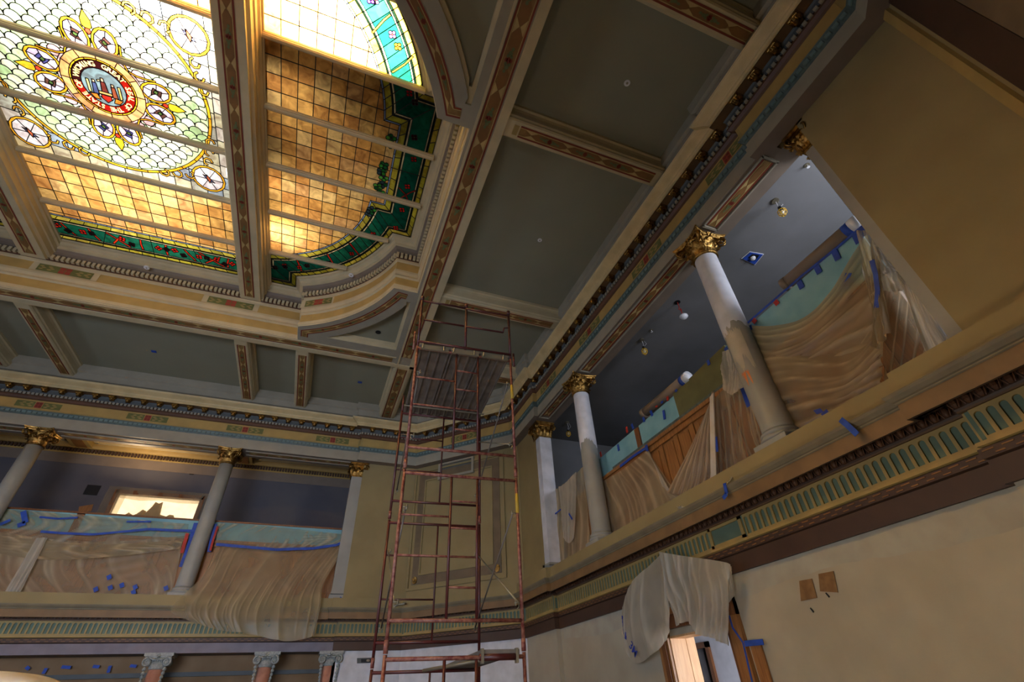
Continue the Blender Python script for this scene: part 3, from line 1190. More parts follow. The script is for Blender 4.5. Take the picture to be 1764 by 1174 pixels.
def recess_panel(a, t, n, L=1.2):
    org = Vector(a)
    t, n = Vector(t), Vector(n)
    up = Vector((0, 0, 1))
    m = MB()

    def rect(a0, a1, b0, b1, e):
        return [org + t * x + up * y + n * e for x, y in ((a0, b0), (a1, b0), (a1, b1), (a0, b1))]
    m.prism(rect(-.14, L + .14, 0, .27, .002), n * .004, 4)
    m.prism(rect(0, L, .02, .25, .008), n * .004, 0)
    for c, s in ((.14, 1), (.32, 1), (L - .32, -1), (L - .14, -1)):
        for da, db in ((0, 0), (-.05, .05), (-.05, -.05)):
            m.prism([org + t * (c + (da + dx) * s) + up * (.135 + db + dz) + n * .012 for dx, dz in ((-.05, -.012), (.0, -.022), (.055, 0), (.0, .022), (-.05, .012))], n * .003, 1)
    for i in (-1, 1):
        for j in (-1, 1):
            c = org + t * (L / 2 + i * .068) + up * (.135 + j * .055) + n * .012
            m.prism([c + t * x + up * y for x, y in ((-.06, -.048), (.06, -.048), (.06, .048), (-.06, .048))], n * .004, 2)
    return m.build('frieze_panel', ['frieze_green', 'gold_paint', 'frieze_red', 'red_line', 'cream'], ceil_)


for x in (-13.0, -8.35, -4.35):
    recess_panel((x, 12.02 - P0 - .035, ZB + .7), (1, 0, 0), (0, -1, 0))
for fy in (1,):
    a = radians(60)
    R = 4.0 - P0 - .05
    t = Vector((-sin(a), cos(a), 0))
    c = Vector((-3.54 + R * cos(a), 7.77 + R * sin(a), ZB + .7))
    recess_panel(c + t * .42 + Vector((0, 0, 0)), -t, -Vector((cos(a), sin(a), 0)), .84)

# long beams across the skylight, mullions between them
for bx in (-3.28, -8.52):
    prof = [(.43, 12.13), (.43, 12.05), (.40, 12.03), (.40, 11.97), (.36, 11.93), (.36, 11.80), (.33, 11.78), (.33, 11.62), (.27, 11.58), (.27, 11.5)]
    prof = prof + [(-a, b) for a, b in prof[::-1]]
    m = MB()
    for (a, z0), (b, z1) in zip(prof, prof[1:]):
        m.add([(bx + a, 1.55, z0), (bx + b, 1.55, z1), (bx + b, 12.33, z1), (bx + a, 12.33, z0)], [(0, 1, 2, 3)])
    m.build('skylight_beam', 'cream', ceil_)
    strap('painted_strap', [(bx - .02, 12.2), (bx - .02, 1.7)], 11.496, .2, ceil_, phase=.2, pitch=.95)
for y in (3.42, 4.87, 6.33, 7.80, 9.24, 10.69):
    def arc_x(y):
        yy = abs(y - CY) + CY
        if yy < 8.94:
            return .79
        return -3.54 + sqrt(16 - (yy - 7.77) ** 2)
    for x0, x1 in ((-2.87, arc_x(y) + .05), (-8.1, -3.69), (2 * CX - arc_x(y) - .05, -8.93)):
        prof = [(.065, 12.09), (.065, 12.03), (.05, 12.02), (.05, 11.99), (.02, 11.97)]
        prof = prof + [(-a, b) for a, b in prof[::-1]]
        m = MB()
        for (a, z0), (b, z1) in zip(prof, prof[1:]):
            m.add([(x0, y + a, z0), (x0, y + b, z1), (x1, y + b, z1), (x1, y + a, z0)], [(0, 1, 2, 3)])
        m.build('mullion', 'cream', ceil_)

# attic: pale enclosure over the glass with baffles added to shape the light
m = MB()
m.box((-15, 0, 14.4), (3.5, 14.5, 14.5)).box((3.4, 0, 12.2), (3.5, 14.5, 14.4)).box((-15, 0, 12.2), (-14.9, 14.5, 14.4)).box((-15, 0, 12.2), (3.5, .1, 14.4)).box((-15, 14.4, 12.2), (3.5, 14.5, 14.4))
m.build('wall_attic', 'attic', kind='structure')
m = MB()
m.box((-3.3, 4.83, 12.14), (3.4, 4.9, 14.4)).box((-3.31, 4.9, 12.16), (-3.25, 6.3, 12.6)).box((-3.31, 6.3, 12.16), (-3.25, 12.4, 14.4)).box((-8.6, 5.2, 12.75), (-3.3, 5.25, 14.4)).box((-3.32, 0, 12.16), (-3.25, 4.9, 14.4))
m.build('attic_light_baffle', 'attic', kind='structure')

# ------------------------------------------------------------------ stained glass
AM = [(222, 172, 96), (216, 160, 86), (226, 184, 112), (210, 152, 84), (228, 192, 126), (216, 168, 108)]
OL = [(196, 186, 66), (180, 176, 60), (206, 190, 80), (168, 160, 60)]
TE = [(20, 92, 72), (16, 80, 66), (28, 104, 80)]
GR = [(206, 228, 190), (190, 220, 174), (222, 236, 208), (176, 212, 160), (234, 240, 224), (226, 236, 214)]
polys = []   # (points, colour, priority)


def ccw(pts):
    s = sum(a[0] * b[1] - b[0] * a[1] for a, b in zip(pts, pts[1:] + pts[:1]))
    return list(pts) if s > 0 else list(pts)[::-1]


def gp(pts, col, pr, gid=None):
    q = []
    for p_ in pts:
        if not q or (Vector(p_) - Vector(q[-1])).length > 1e-4:
            q.append(tuple(p_))
    if len(q) > 2:
        polys.append((ccw(q), col, pr, gid))


def disc(cx, cy, r, n=12, a0=0, rx=None):
    return [(cx + (rx or r) * cos(a0 + 2 * pi * k / n), cy + r * sin(a0 + 2 * pi * k / n)) for k in range(n)]


def ring_seg(t0, t1, i0, i1):
    A, B = contour(t0), contour(t1)
    n = len(A)
    idx = [(i % n) for i in range(i0, i1 + 1)]
    return [A[i] for i in idx] + [B[i] for i in idx[::-1]]


random.seed(11)


def border(xlo, xhi, ylo, yhi):
    """border bands, subdivided: straight runs are cut into short panes"""
    bands = [(0.0, .12, 'o'), (.12, .165, 'd'), (.165, .2, 'c'), (.2, .61, 't'), (.61, .655, 'c'), (.655, .69, 'd'), (.69, .83, 'o'), (.83, .87, 'b')]
    N = len(contour(0))
    for t0, t1, kk in bands:
        A, B = contour(t0), contour(t1)
        for i in range(N):
            a0, a1 = Vector(A[i]), Vector(A[(i + 1) % N])
            b0, b1 = Vector(B[i]), Vector(B[(i + 1) % N])
            L = (a1 - a0).length
            seg = 1 if kk in 'tdc' else max(1, int(L / .3))
            if kk in 'tcd':
                seg = max(1, int(L / 1.0))
            for k in range(seg):
                p = [a0.lerp(a1, k / seg), a0.lerp(a1, (k + 1) / seg), b0.lerp(b1, (k + 1) / seg), b0.lerp(b1, k / seg)]
                mx = sum(q.x for q in p) / 4
                my = sum(q.y for q in p) / 4
                if not (xlo - 1 < mx < xhi + 1 and ylo - .5 < my < yhi + .5):
                    continue
                if (p[0] - p[1]).length < 1e-3 and (p[2] - p[3]).length < 1e-3:
                    continue
                c = {'o': random.choice(OL), 'd': (14, 30, 20), 'c': (232, 222, 176), 't': random.choice(TE), 'b': (150, 176, 226)}[kk]
                gp([tuple(q) for q in p], c, 5 if kk != 't' else 4)


def flower(x, y, r, col, n=4, a=.5):
    for k in range(n):
        b = a + 2 * pi * k / n
        gp(disc(x + r * .62 * cos(b), y + r * .62 * sin(b), r * .5, 7), col, 9)
    gp(disc(x, y, r * .22, 6), (240, 210, 90), 10)


def ribbon(pts, w, col):
    P = [Vector(p) for p in pts]
    L, Rr = [], []
    for i, p in enumerate(P):
        d = (P[min(i + 1, len(P) - 1)] - P[max(i - 1, 0)]).normalized()
        n = Vector((-d.y, d.x)) * w / 2
        L.append(tuple(p + n))
        Rr.append(tuple(p - n))
    gp(L + Rr[::-1], col, 8)


def inside(p, q):
    r = False
    n = len(q)
    for i in range(n):
        a, b = q[i], q[i - 1]
        if (a[1] > p.y) != (b[1] > p.y) and p.x < (b[0] - a[0]) * (p.y - a[1]) / (b[1] - a[1]) + a[0]:
            r = not r
    return r


def build_bay(x0, x1, centre, mirror_x=False):
    """x0,x1: glass limits of the bay between the beams"""
    global polys
    rows = [2.05, 3.42, 4.87, 6.33, 7.80, 9.24, 10.69, 12.02]
    vs, fs, meta = [], [], []
    lim = [(x0, 1.9), (x1, 1.9), (x1, 12.1), (x0, 12.1)]
    allp = polys
    pn = []
    for r0, r1 in zip(rows, rows[1:]):
        pn.append(([(x0, r0), (x1, r0), (x1, r1), (x0, r1)], None, -1, None))
    items = pn + [(contour(0), None, -2, None)] + allp
    for pts, col, pr, gid in items:
        o = len(vs)
        vs += [Vector(p) for p in pts]
        fs.append(list(range(o, o + len(pts))))
    V, E_, F_, ov, oe, of = delaunay_2d_cdt(vs, [], fs, 1, 2e-5)
    win = []
    first = {}
    np_ = len(pn)
    for f, o in zip(F_, of):
        row = [i for i in o if i < np_]
        if not row or np_ not in o:
            win.append(None)
            continue
        c = [i for i in o if i > np_]
        if c:
            g3 = sum((V[k] for k in f), Vector((0, 0))) / len(f)
            c = [i for i in c if inside(g3, items[i][0])]
        if not c:
            win.append((row[0], -1))
            continue
        b = max(c, key=lambda i: (items[i][2], i))
        if items[b][3] is not None:
            b = first.setdefault(items[b][3], b)
        win.append((row[0], b))
    edges = {}
    for fi, f in enumerate(F_):
        for k in range(len(f)):
            a, b = f[k], f[(k + 1) % len(f)]
            edges.setdefault((min(a, b), max(a, b)), []).append(fi)
    groups = {}
    for fi, w_ in enumerate(win):
        if w_:
            groups.setdefault(w_, []).append(fi)
    names = {(-2.85, 0): 0}
    roots = {}
    ordn = ['seventh from the back rim', 'sixth from the back rim', 'fifth from the back rim', 'middle one', 'third from the back rim', 'second from the back rim', 'beside the back rim']
    what = {'centre': ['washed out by light, fish-scale end', 'washed out by light', 'top of the fish-scale circle', 'round state seal', 'lower seal leaves', 'amber squares', 'amber squares and green ribbon border'],
            'right': ['burnt-out white tip', 'purple and orange flowers', 'brown squares', 'green leaf spray', 'red ribbon cross', 'curved green border', 'smallest corner piece'],
            'left': ['amber squares'] * 7}
    kind = 'centre' if centre else ('left' if mirror_x else 'right')
    for r in range(np_):
        y = (rows[r] + rows[r + 1]) / 2
        if not any(k[0] == r for k in groups):
            continue
        bay = {'centre': 'of the middle bay', 'right': 'of the right bay', 'left': 'of the far left bay'}[kind]
        lab = 'glass panel %s, %s, %s' % (bay, ordn[r], what[kind][r].split(',')[0])
        roots[r] = empty('stained_glass_panel', lab, 'stained glass', ((x0 + x1) / 2, y, ZG), 'stained glass panels of the skylight')
    for (r, i), fl in groups.items():
        idx = {}
        vv, ff = [], []
        for fi in fl:
            g = []
            for v in F_[fi]:
                if v not in idx:
                    idx[v] = len(vv)
                    vv.append((V[v].x, V[v].y, ZG))
                g.append(idx[v])
            ff.append(g)
        area_ = 0
        me = bpy.data.meshes.new('glass_pane')
        me.from_pydata(vv, [], ff)
        me.materials.append(MATS['glass'])
        col = items[i][1] if i >= 0 else (230, 220, 180)
        o = link('glass_pane', me, roots[r])
        c = lin(col)
        k = random.uniform(.88, 1.1)
        o.color = (min(1, c[0] * k), min(1, c[1] * k), min(1, c[2] * k), 1)
    came = {}
    for (a, b), fl in edges.items():
        ws = [win[f] for f in fl]
        if all(w_ is None for w_ in ws):
            continue
        if len(fl) == 2 and ws[0] == ws[1]:
            continue
        r = [w_ for w_ in ws if w_][0][0]
        if len(fl) == 2 and ws[0] and ws[1] and ws[0][0] != ws[1][0]:
            continue
        if any(w_ and w_[1] >= 0 and items[w_[1]][3] for w_ in ws):
            continue
        pa, pb = V[a], V[b]
        d = pb - pa
        L = d.length
        if L < 1e-4:
            continue
        d = d / L
        n = Vector((-d.y, d.x)) * .0075
        e = d * .003
        m = came.setdefault(r, MB())
        q = [pa - e - n, pb + e - n, pb + e + n, pa - e + n]
        m.add([(p.x, p.y, ZG - .012) for p in q] + [(p.x, p.y, ZG + .001) for p in q], [(0, 1, 2, 3), (0, 4, 5, 1), (2, 6, 7, 3)])
    for r, m in came.items():
        m.build('lead_came', 'lead', roots[r], kind='stuff')
    # clear for next bay
    polys = []


def squares(x0, x1, y0, y1, dx=.325, dy=.363, x_start=None):
    xs = []
    x = x_start if x_start is not None else x0
    while x < x1:
        xs.append(x)
        x += dx
    y = y0
    while y < y1 - .01:
        for x in xs:
            gp([(x, y), (x + dx, y), (x + dx, y + dy), (x, y + dy)], random.choice(AM), 1)
        y += dy


# right bay
squares(-2.88, 1.0, 2.05, 12.1, y0 := .325) if False else squares(-2.88, 1.0, 6.33 - .363 * 12, 12.2)
border(-3.2, 1, 1.9, 12.1)
for x, y, c in ((-1.1, 3.75, (214, 90, 200)), (-.95, 3.55, (90, 50, 200)), (-.62, 4.11, (220, 90, 210)), (-.55, 4.32, (240, 130, 30)), (.0, 5.05, (214, 30, 24)), (.3, 6.0, (60, 14, 14)), (.4, 6.55, (190, 40, 26)), (.4, 7.35, (210, 40, 26)), (.4, 8.1, (214, 36, 24)), (.35, 8.75, (214, 44, 26)), (.0, 9.25, (214, 36, 24)), (-.55, 10.2, (190, 30, 20)), (-1.35, 10.95, (214, 36, 24)), (-1.15, 10.82, (40, 14, 20)), (-2.0, 11.3, (224, 40, 24)), (-2.35, 11.6, (210, 30, 20)), (-2.45, 11.3, (30, 12, 20)), (-2.65, 11.75, (40, 12, 20)), (.1, 9.35, (40, 14, 18)), (.15, 5.2, (60, 14, 14)), (-1.75, 11.2, (40, 14, 20))):
    for cy_ in (7.77, 2 * CY - 7.77):
        if (y > 9.0 and cy_ > 7) or (y < 4.7 and cy_ < 7):
            d_ = Vector((x + 3.54, y - cy_)).normalized() * (3.62 + .06 * sin(9 * x))
            x, y = -3.54 + d_.x, cy_ + d_.y
            break
    flower(x, y, .075, c)
ribbon([(-.9, 4.15), (-.72, 3.85), (-.62, 3.72)], .04, (236, 140, 40))
ribbon([(-.42, 4.75), (-.2, 4.5), (-.08, 4.3)], .04, (236, 140, 40))
ribbon([(.15, 7.95), (.3, 7.75), (.5, 7.5), (.62, 7.4)], .035, (196, 50, 26))
ribbon([(.2, 7.45), (.4, 7.6), (.6, 7.95)], .035, (196, 50, 26))
for a_ in (radians(36), radians(50), radians(66)):
    ribbon([(-3.54 + r_ * cos(a_ + .02 * (r_ - 3.6)), 7.77 + r_ * sin(a_ + .12 * (r_ - 3.6))) for r_ in (3.4, 3.55, 3.68, 3.79)], .045, (220, 44, 24))
for x, y in ((-.2, 6.2), (-.18, 6.35), (-.25, 7.05), (-.2, 7.3), (-.28, 7.15), (-.2, 7.5), (-.3, 7.6), (-.35, 8.35), (-.4, 8.5), (-.25, 6.95), (-.22, 7.75)):
    for k in range(4):
        a = k * 1.6 + x * 9
        gp(disc(x + .07 * cos(a), y + .06 * sin(a), .055, 7), random.choice([(60, 150, 60), (30, 96, 50), (50, 70, 80), (96, 178, 76)]), 7)
build_bay(-2.87, .9, False)

# left bay (mirror image, only its corner shows)
squares(-12.9, -8.93, 6.33 - .363 * 12, 12.2)
border(-12.7, -8.6, 1.9, 12.1)
for x, y in ((-9.3, 11.55), (-9.0, 11.7)):
    flower(x, y, .075, (210, 36, 24))
build_bay(-12.7, -8.93, False, True)

# middle bay: fish-scale circle with the state seal
SX, SY, SR = -5.97, 7.08, 1.95
squares(-8.12, -3.6, 9.24, 12.2, .345, .363)
squares(-8.12, -3.6, 4.87 - .363 * 8, 4.88, .345, .363)
border(-8.3, -3.6, 1.9, 12.1)
# slate blue corners outside the circle
for i in range(13):
    for j in range(13):
        x, y = -8.12 + i * .35, 4.87 + j * .337
        if (x + .17 - SX) ** 2 + (y + .17 - SY) ** 2 > (SR - .3) ** 2:
            gp([(x, y), (x + .35, y + .04), (x + .35, y + .377), (x, y + .337)], random.choice([(176, 180, 170), (190, 186, 160), (150, 166, 184), (196, 180, 140), (200, 196, 190)]), 2)
# gold band of the circle, cut into pieces
for k in range(28):
    a0, a1 = 2 * pi * k / 28, 2 * pi * (k + 1) / 28
    q = [(SX + r * cos(a), SY + r * sin(a)) for r, aa in ((SR + .035, (a0, (a0 + a1) / 2, a1)), (SR - .03, (a1, (a0 + a1) / 2, a0))) for a in aa]
    gp(q, (236, 172, 40), 6)
gp(disc(SX, SY, SR - .02, 56), (196, 224, 176), 3)
# scales: offset rows of overlapping discs, later rows on top
sc = 0
yy = SY + SR
row = 0
while yy > SY - SR - .1:
    xx = SX - SR - .2 + (row % 2) * .135
    while xx < SX + SR + .2:
        if (xx - SX) ** 2 + (yy - SY) ** 2 < (SR - .08) ** 2:
            d = []
            for k in range(9):
                a = pi * k / 8
                px_, py_ = xx + .135 * cos(a), yy - .02 - .13 * sin(a)
                rr = sqrt((px_ - SX) ** 2 + (py_ - SY) ** 2)
                if rr > SR - .03:
                    px_, py_ = SX + (px_ - SX) * (SR - .03) / rr, SY + (py_ - SY) * (SR - .03) / rr
                d.append((px_, py_))
            top = [(xx - .11, yy + .07), (xx + .11, yy + .07)]
            top = [t for t in top if (t[0] - SX) ** 2 + (t[1] - SY) ** 2 < (SR - .03) ** 2]
            g = random.choice(GR)
            k_ = ((yy - SY) * .5 + (xx - SX) * .3)
            gp(d + top, g, 3.1 + (SY + SR - yy) * .0 + (10 - row * .01) * .01 if False else 4 - row * .02)
        xx += .27
    yy -= .15
    row += 1
# seal surround: purple lobes in gold outlines, four leaf tips
for q_ in range(4):
    A = q_ * pi / 2
    for s in (-1, 1):
        a = A + s * .24
        cx_, cy_ = SX + 1.0 * cos(a), SY + 1.0 * sin(a)
        u = Vector((cos(a), sin(a)))
        v = Vector((-u.y, u.x))
        C_ = Vector((cx_, cy_))
        gp([tuple(C_ + u * (.3 * cos(b)) + v * (.225 * sin(b))) for b in [2 * pi * k / 14 for k in range(14)]], (232, 160, 36), 6)
        for k in range(5):
            b0 = 2 * pi * k / 5
            b1 = b0 + 2 * pi / 5
            gp([tuple(C_)] + [tuple(C_ + u * (.25 * cos(b)) + v * (.18 * sin(b))) for b in (b0, (b0 + b1) / 2, b1)], random.choice([(216, 200, 222), (190, 180, 214), (224, 206, 214), (204, 190, 210)]), 7)
        gp([tuple(C_ + u * x_ + v * y_) for x_, y_ in ((.12, -.02), (.05, .1), (-.02, .03), (-.12, .05), (-.07, -.04), (-.02, -.1), (.03, -.05))], random.choice([(70, 70, 130), (84, 56, 50), (60, 64, 110)]), 8)
        gp([tuple(C_ + u * x_ + v * y_) for x_, y_ in ((.05, -.02), (.0, .05), (-.05, .0), (-.01, -.05))], (70, 96, 50), 9)
        # scrolled shoulder between the lobes and the disc
        aa = A + s * .62
        C2 = Vector((SX + .86 * cos(aa), SY + .86 * sin(aa)))
        gp([tuple(C2 + Vector((cos(b), sin(b))) * .12) for b in [2 * pi * k / 9 for k in range(9)]], (214, 168, 176), 5)
        ribbon([tuple(Vector((SX + r * cos(A + s * z_), SY + r * sin(A + s * z_)))) for r, z_ in ((.74, .8), (.82, .62), (.95, .52), (1.12, .45))], .035, (236, 166, 36))
    L_ = [(1.12, 0), (1.2, .07), (1.32, .065), (1.5, 0), (1.32, -.065), (1.2, -.07)]
    gp([(SX + r * cos(A + z_), SY + r * sin(A + z_)) for r, z_ in L_], (240, 186, 44), 7)
    gp([(SX + r * cos(A + z_), SY + r * sin(A + z_)) for r, z_ in ((1.1, .05), (1.16, .03), (1.16, -.03), (1.1, -.05), (1.04, 0))], (200, 60, 40), 8)
gp(disc(SX, SY, .78, 32), (214, 176, 180), 5.5)
for k in range(12):
    a0, a1 = 2 * pi * k / 12, 2 * pi * (k + 1) / 12
    gp([(SX + r * cos(a), SY + r * sin(a)) for r, L_ in ((.55, (a0, (a0 + a1) / 2, a1)), (.74, (a1, (a0 + a1) / 2, a0))) for a in L_], random.choice([(206, 150, 98), (196, 140, 92), (216, 164, 112)]), 9)
for k in range(16):
    a0, a1 = 2 * pi * k / 16, 2 * pi * (k + 1) / 16
    gp([(SX + r * cos(a), SY + r * sin(a)) for r, L_ in ((.55, (a0, (a0 + a1) / 2, a1)), (.585, (a1, (a0 + a1) / 2, a0))) for a in L_], (240, 180, 40), 10)
for k in range(10):
    a0, a1 = 2 * pi * k / 10, 2 * pi * (k + 1) / 10
    gp([(SX + r * cos(a), SY + r * sin(a)) for r, L_ in ((.38, (a0, (a0 + a1) / 2, a1)), (.55, (a1, (a0 + a1) / 2, a0))) for a in L_], (140, 20, 14) if k in (0, 1, 2, 3, 4, 9) else (44, 14, 16), 10)
# lettering round the seal, cut in gold glass
def letters(txt, r, a_mid, step, size):
    n = len(txt)
    for i, ch in enumerate(txt):
        if ch == ' ':
            continue
        c = bpy.data.curves.new('letter', 'FONT')
        c.body = ch
        c.size = size
        c.align_x = 'CENTER'
        c.align_y = 'CENTER'
        c.resolution_u = 2
        c.offset = .004
        tmp = bpy.data.objects.new('tmp', c)
        COL.objects.link(tmp)
        me = bpy.data.meshes.new_from_object(tmp.evaluated_get(bpy.context.evaluated_depsgraph_get()))
        bpy.data.objects.remove(tmp)
        a = a_mid + (i - (n - 1) / 2) * step
        rx, ry = cos(a), sin(a)
        vs_ = [(SX + r * rx - ry * v.co.x + rx * v.co.y, SY + r * ry + rx * v.co.x + ry * v.co.y) for v in me.vertices]
        for p_ in me.polygons:
            gp([vs_[k] for k in p_.vertices], (255, 232, 160), 12, 'letter%d' % i)


letters('GREAT SEAL OF THE STATE OF WYOMING', .462, pi / 2, 2 * pi / 35.5, .14)
gp(disc(SX, SY, .39, 24), (104, 126, 136), 11)
# seal picture: draped figure on a pedestal, two men, banner, shield and eagle
def seal(pts, col, pr=12):
    gp([(SX + x, SY - z_) for x, z_ in pts], col, pr)
seal([(-.04, .12), (.04, .12), (.06, -.1), (-.06, -.1)], (92, 40, 34), 13)
seal([(-.025, .2), (.025, .2), (.03, .12), (-.03, .12)], (220, 190, 160), 14)
seal([(-.1, .14), (-.04, .16), (-.04, .12), (-.1, .1)], (222, 200, 150), 13)
seal([(-.12, -.1), (.12, -.1), (.12, -.16), (-.12, -.16)], (196, 150, 90), 13)
for s in (-1, 1):
    seal([(s * .2, .06), (s * .13, .06), (s * .12, -.18), (s * .22, -.18)], (60, 70, 110) if s < 0 else (120, 60, 40), 13)
    seal([(s * .19, .12), (s * .14, .12), (s * .14, .06), (s * .19, .06)], (222, 184, 150), 14)
    seal([(s * .3, .1), (s * .25, .1), (s * .25, -.2), (s * .3, -.16)], (226, 200, 120), 13)
seal([(-.09, -.17), (.09, -.17), (.09, -.25), (0, -.33), (-.09, -.25)], (170, 40, 30), 13)
seal([(-.14, -.19), (-.09, -.17), (-.09, -.25)], (220, 214, 200), 13)
seal([(.14, -.19), (.09, -.17), (.09, -.25)], (220, 214, 200), 13)
seal([(-.3, -.2), (-.16, -.18), (-.12, -.3), (-.22, -.3)], (196, 110, 40), 12.5)
seal([(.3, -.2), (.16, -.18), (.12, -.3), (.22, -.3)], (196, 110, 40), 12.5)
# corner medallions: white petals in a gold ring, blue and red heart
for sx in (-1, 1):
    for sy in (-1, 1):
        cx_, cy_ = SX + sx * 1.76, SY + sy * 1.66
        gp(disc(cx_, cy_, .37, 16), (238, 176, 46), 8)
        for k in range(6):
            a0, a1 = 2 * pi * k / 6, 2 * pi * (k + 1) / 6
            gp([(cx_, cy_)] + [(cx_ + .32 * cos(a), cy_ + .32 * sin(a)) for a in (a0, (a0 + a1) / 2, a1)], (226, 222, 232), 9)
        gp([(cx_ - .12, cy_ - .1), (cx_ + .02, cy_ - .02), (cx_ + .13, cy_ + .08), (cx_ - .02, cy_ + .05)], (120, 130, 200), 10)
        gp([(cx_ - .04, cy_ - .12), (cx_ + .05, cy_), (cx_ + .02, cy_ + .12), (cx_ - .04, cy_)], (176, 90, 60), 11)
        for k in range(3):
            ribbon([(cx_ - sx * (.4 + .28 * k + .1 * cos(b)), cy_ + sy * (.02 + .06 * k + .1 * sin(b))) for b in (0, .9, 1.8, 2.7, 3.6, 4.5)], .045, (236, 176, 60))
            ribbon([(cx_ + sx * (.04 + .05 * k + .09 * cos(b)), cy_ - sy * (.5 + .27 * k + .1 * sin(b))) for b in (0, .9, 1.8, 2.7, 3.6, 4.5)], .045, (236, 176, 60))
for k, x in enumerate((-8.05, -7.5, -6.6, -5.75, -5.35, -4.75, -4.3, -3.9)):
    flower(x, 11.55 + .05 * (k % 2), .085, (222, 36, 26), a=.3 + k * .4)
    flower(x + .2, 11.68 - .1 * (k % 2), .08, (30, 14, 20), a=k * .5)
for x0, x1 in ((-7.95, -7.7), (-7.35, -7.15), (-6.95, -6.45), (-6.15, -6.15), (-5.55, -5.55), (-5.1, -4.85), (-4.75, -4.1), (-3.98, -4.02)):
    ribbon([(x0, 11.42), ((x0 + x1) / 2 - .02, 11.6), (x1, 11.8)], .05, (224, 50, 26))
ribbon([(-6.6, 11.44), (-6.85, 11.8)], .05, (224, 60, 26))
ribbon([(-4.2, 11.44), (-4.6, 11.8)], .05, (224, 60, 26))
build_bay(-8.12, -3.69, True)


# ------------------------------------------------------------------ columns
ZC0, ZC1 = 4.36, 8.77       # base and soffit


def leaf_mesh(h, w_, curl):
    """acanthus leaf: y outward, z up, grooved and lobed, tip curled over"""
    rows = []
    for i in range(9):
        t = i / 8
        zz = h * (t if t < .8 else .8 + .2 * sin((t - .8) / .2 * pi * .9) * .6)
        out = .012 + .03 * t + curl * max(0, t - .55) ** 1.3 * 3
        ww = w_ * (.55 + .6 * sin(min(1, t * 1.15) * pi * .75)) * (1 + .13 * sin(t * 26))
        if t > .85:
            ww *= .6
        r = []
        for k in range(7):
            u = (k - 3) / 3
            g = .012 * (cos(u * pi * 2.5) - .2)
            r.append((u * ww / 2, out + g - .03 * u * u, zz - .015 * abs(u) * (t > .7)))
        rows.append(r)
    return MB().grid(rows).mesh('acanthus_leaf', 'gilt', True)


def volute_mb(m, ang, r0, z0, size=.1):
    """corner volute spiral in the plane through the axis at angle ang"""
    u = Vector((cos(ang), sin(ang), 0))
    side = Vector((-sin(ang), cos(ang), 0))
    for s in (-1, 1):
        pts = []
        for k in range(22):
            a = k * .42
            r = size * (1 - k / 24)
            pts.append(u * (r0 + r * sin(a) * .95 + .02 * 0) + Vector((0, 0, z0 + r * cos(a))) + side * (.03 * s))
        m.tube(pts, [.022 - .0006 * k for k in range(22)], 5)
    m.tube([u * (r0 - .2) + Vector((0, 0, z0 - .18)), u * (r0 - .1) + Vector((0, 0, z0 - .04)), u * (r0 - .02) + Vector((0, 0, z0 + size))], [.02, .03, .03], 6)


def abacus_mesh(h=.085, a=.36):
    m = MB()
    rings = []
    for f, z in ((.93, 0), (.97, h * .3), (.93, h * .45), (1.0, h * .6), (1.04, h)):
        q = []
        for s in range(4):
            A = s * pi / 2
            c, sn = cos(A), sin(A)
            for k in range(9):
                v = -1 + 2 * k / 8
                x = a * f * (1 - .2 * (1 - v * v)) * 1.0
                y = a * f * v * .96
                q.append((x * c - y * sn, x * sn + y * c, z))
        rings.append(q)
    n = len(rings[0])
    for A, B in zip(rings, rings[1:]):
        for i in range(n):
            m.add([A[i], A[(i + 1) % n], B[(i + 1) % n], B[i]], [(0, 1, 2, 3)])
    m.add(rings[0], [tuple(range(n))[::-1]])
    m.add(rings[-1], [tuple(range(n))])
    # fleuron in the middle of each side
    for s in range(4):
        A = s * pi / 2
        u = Vector((cos(A), sin(A), 0))
        for k in range(5):
            b = 2 * pi * k / 5
            v = Vector((-u.y, u.x, 0)) * .045 * cos(b) + Vector((0, 0, .045 * sin(b) + .03))
            m.lathe([(.002, -.025), (.024, 0), (.002, .025)], tuple(u * (a * .84) + v), 6)
    return m.mesh('abacus', 'gilt')


LEAF1 = leaf_mesh(.2, .15, .10)
LEAF2 = leaf_mesh(.3, .14, .12)
ABA = abacus_mesh()
m = MB()
m.lathe([(.205, 0), (.24, .01), (.25, .03), (.235, .05), (.21, .055), (.205, .07)], n=28)
AST = m.mesh('astragal', 'gilt', True)
m = MB()
m.lathe([(.2, .05), (.205, .2), (.225, .32), (.28, .4), (.3, .42)], n=24)
BELL = m.mesh('bell', 'gilt', True)
m = MB()
for k in range(4):
    volute_mb(m, pi / 4 + k * pi / 2, .38, .335)
VOL = m.mesh('volutes', 'gilt', True)
m = MB()
random.seed(5)
for k in range(44):      # tendrils, buds and bead clusters between the leaves
    a = 2 * pi * k / 44 + random.uniform(-.05, .05)
    z = random.choice([.2, .27, .33, .38])
    r = .24 + (z - .2) * .45
    m.lathe([(.002, -.02), (.02, -.008), (.02, .008), (.002, .02)], (r * cos(a), r * sin(a), z), 5)
BUD = m.mesh('buds', 'gilt')


def capital(root, z):
    cap = link('capital', BELL, root)
    cap.location = (0, 0, z)
    for me in (AST, VOL, BUD):
        o = link(me.name, me)
        o.parent = cap
    o = link('abacus', ABA)
    o.parent = cap
    o.location = (0, 0, .415)
    for k in range(8):
        o = link('acanthus_leaf', LEAF1)
        o.parent = cap
        o.rotation_euler = (0, 0, 2 * pi * k / 8 - pi / 2)
        o.location = (.2 * cos(2 * pi * k / 8), .2 * sin(2 * pi * k / 8), .05)
    for k in range(8):
        a = 2 * pi * (k + .5) / 8
        o = link('acanthus_leaf', LEAF2)
        o.parent = cap
        o.rotation_euler = (0, 0, a - pi / 2)
        o.location = (.195 * cos(a), .195 * sin(a), .05)
    return cap


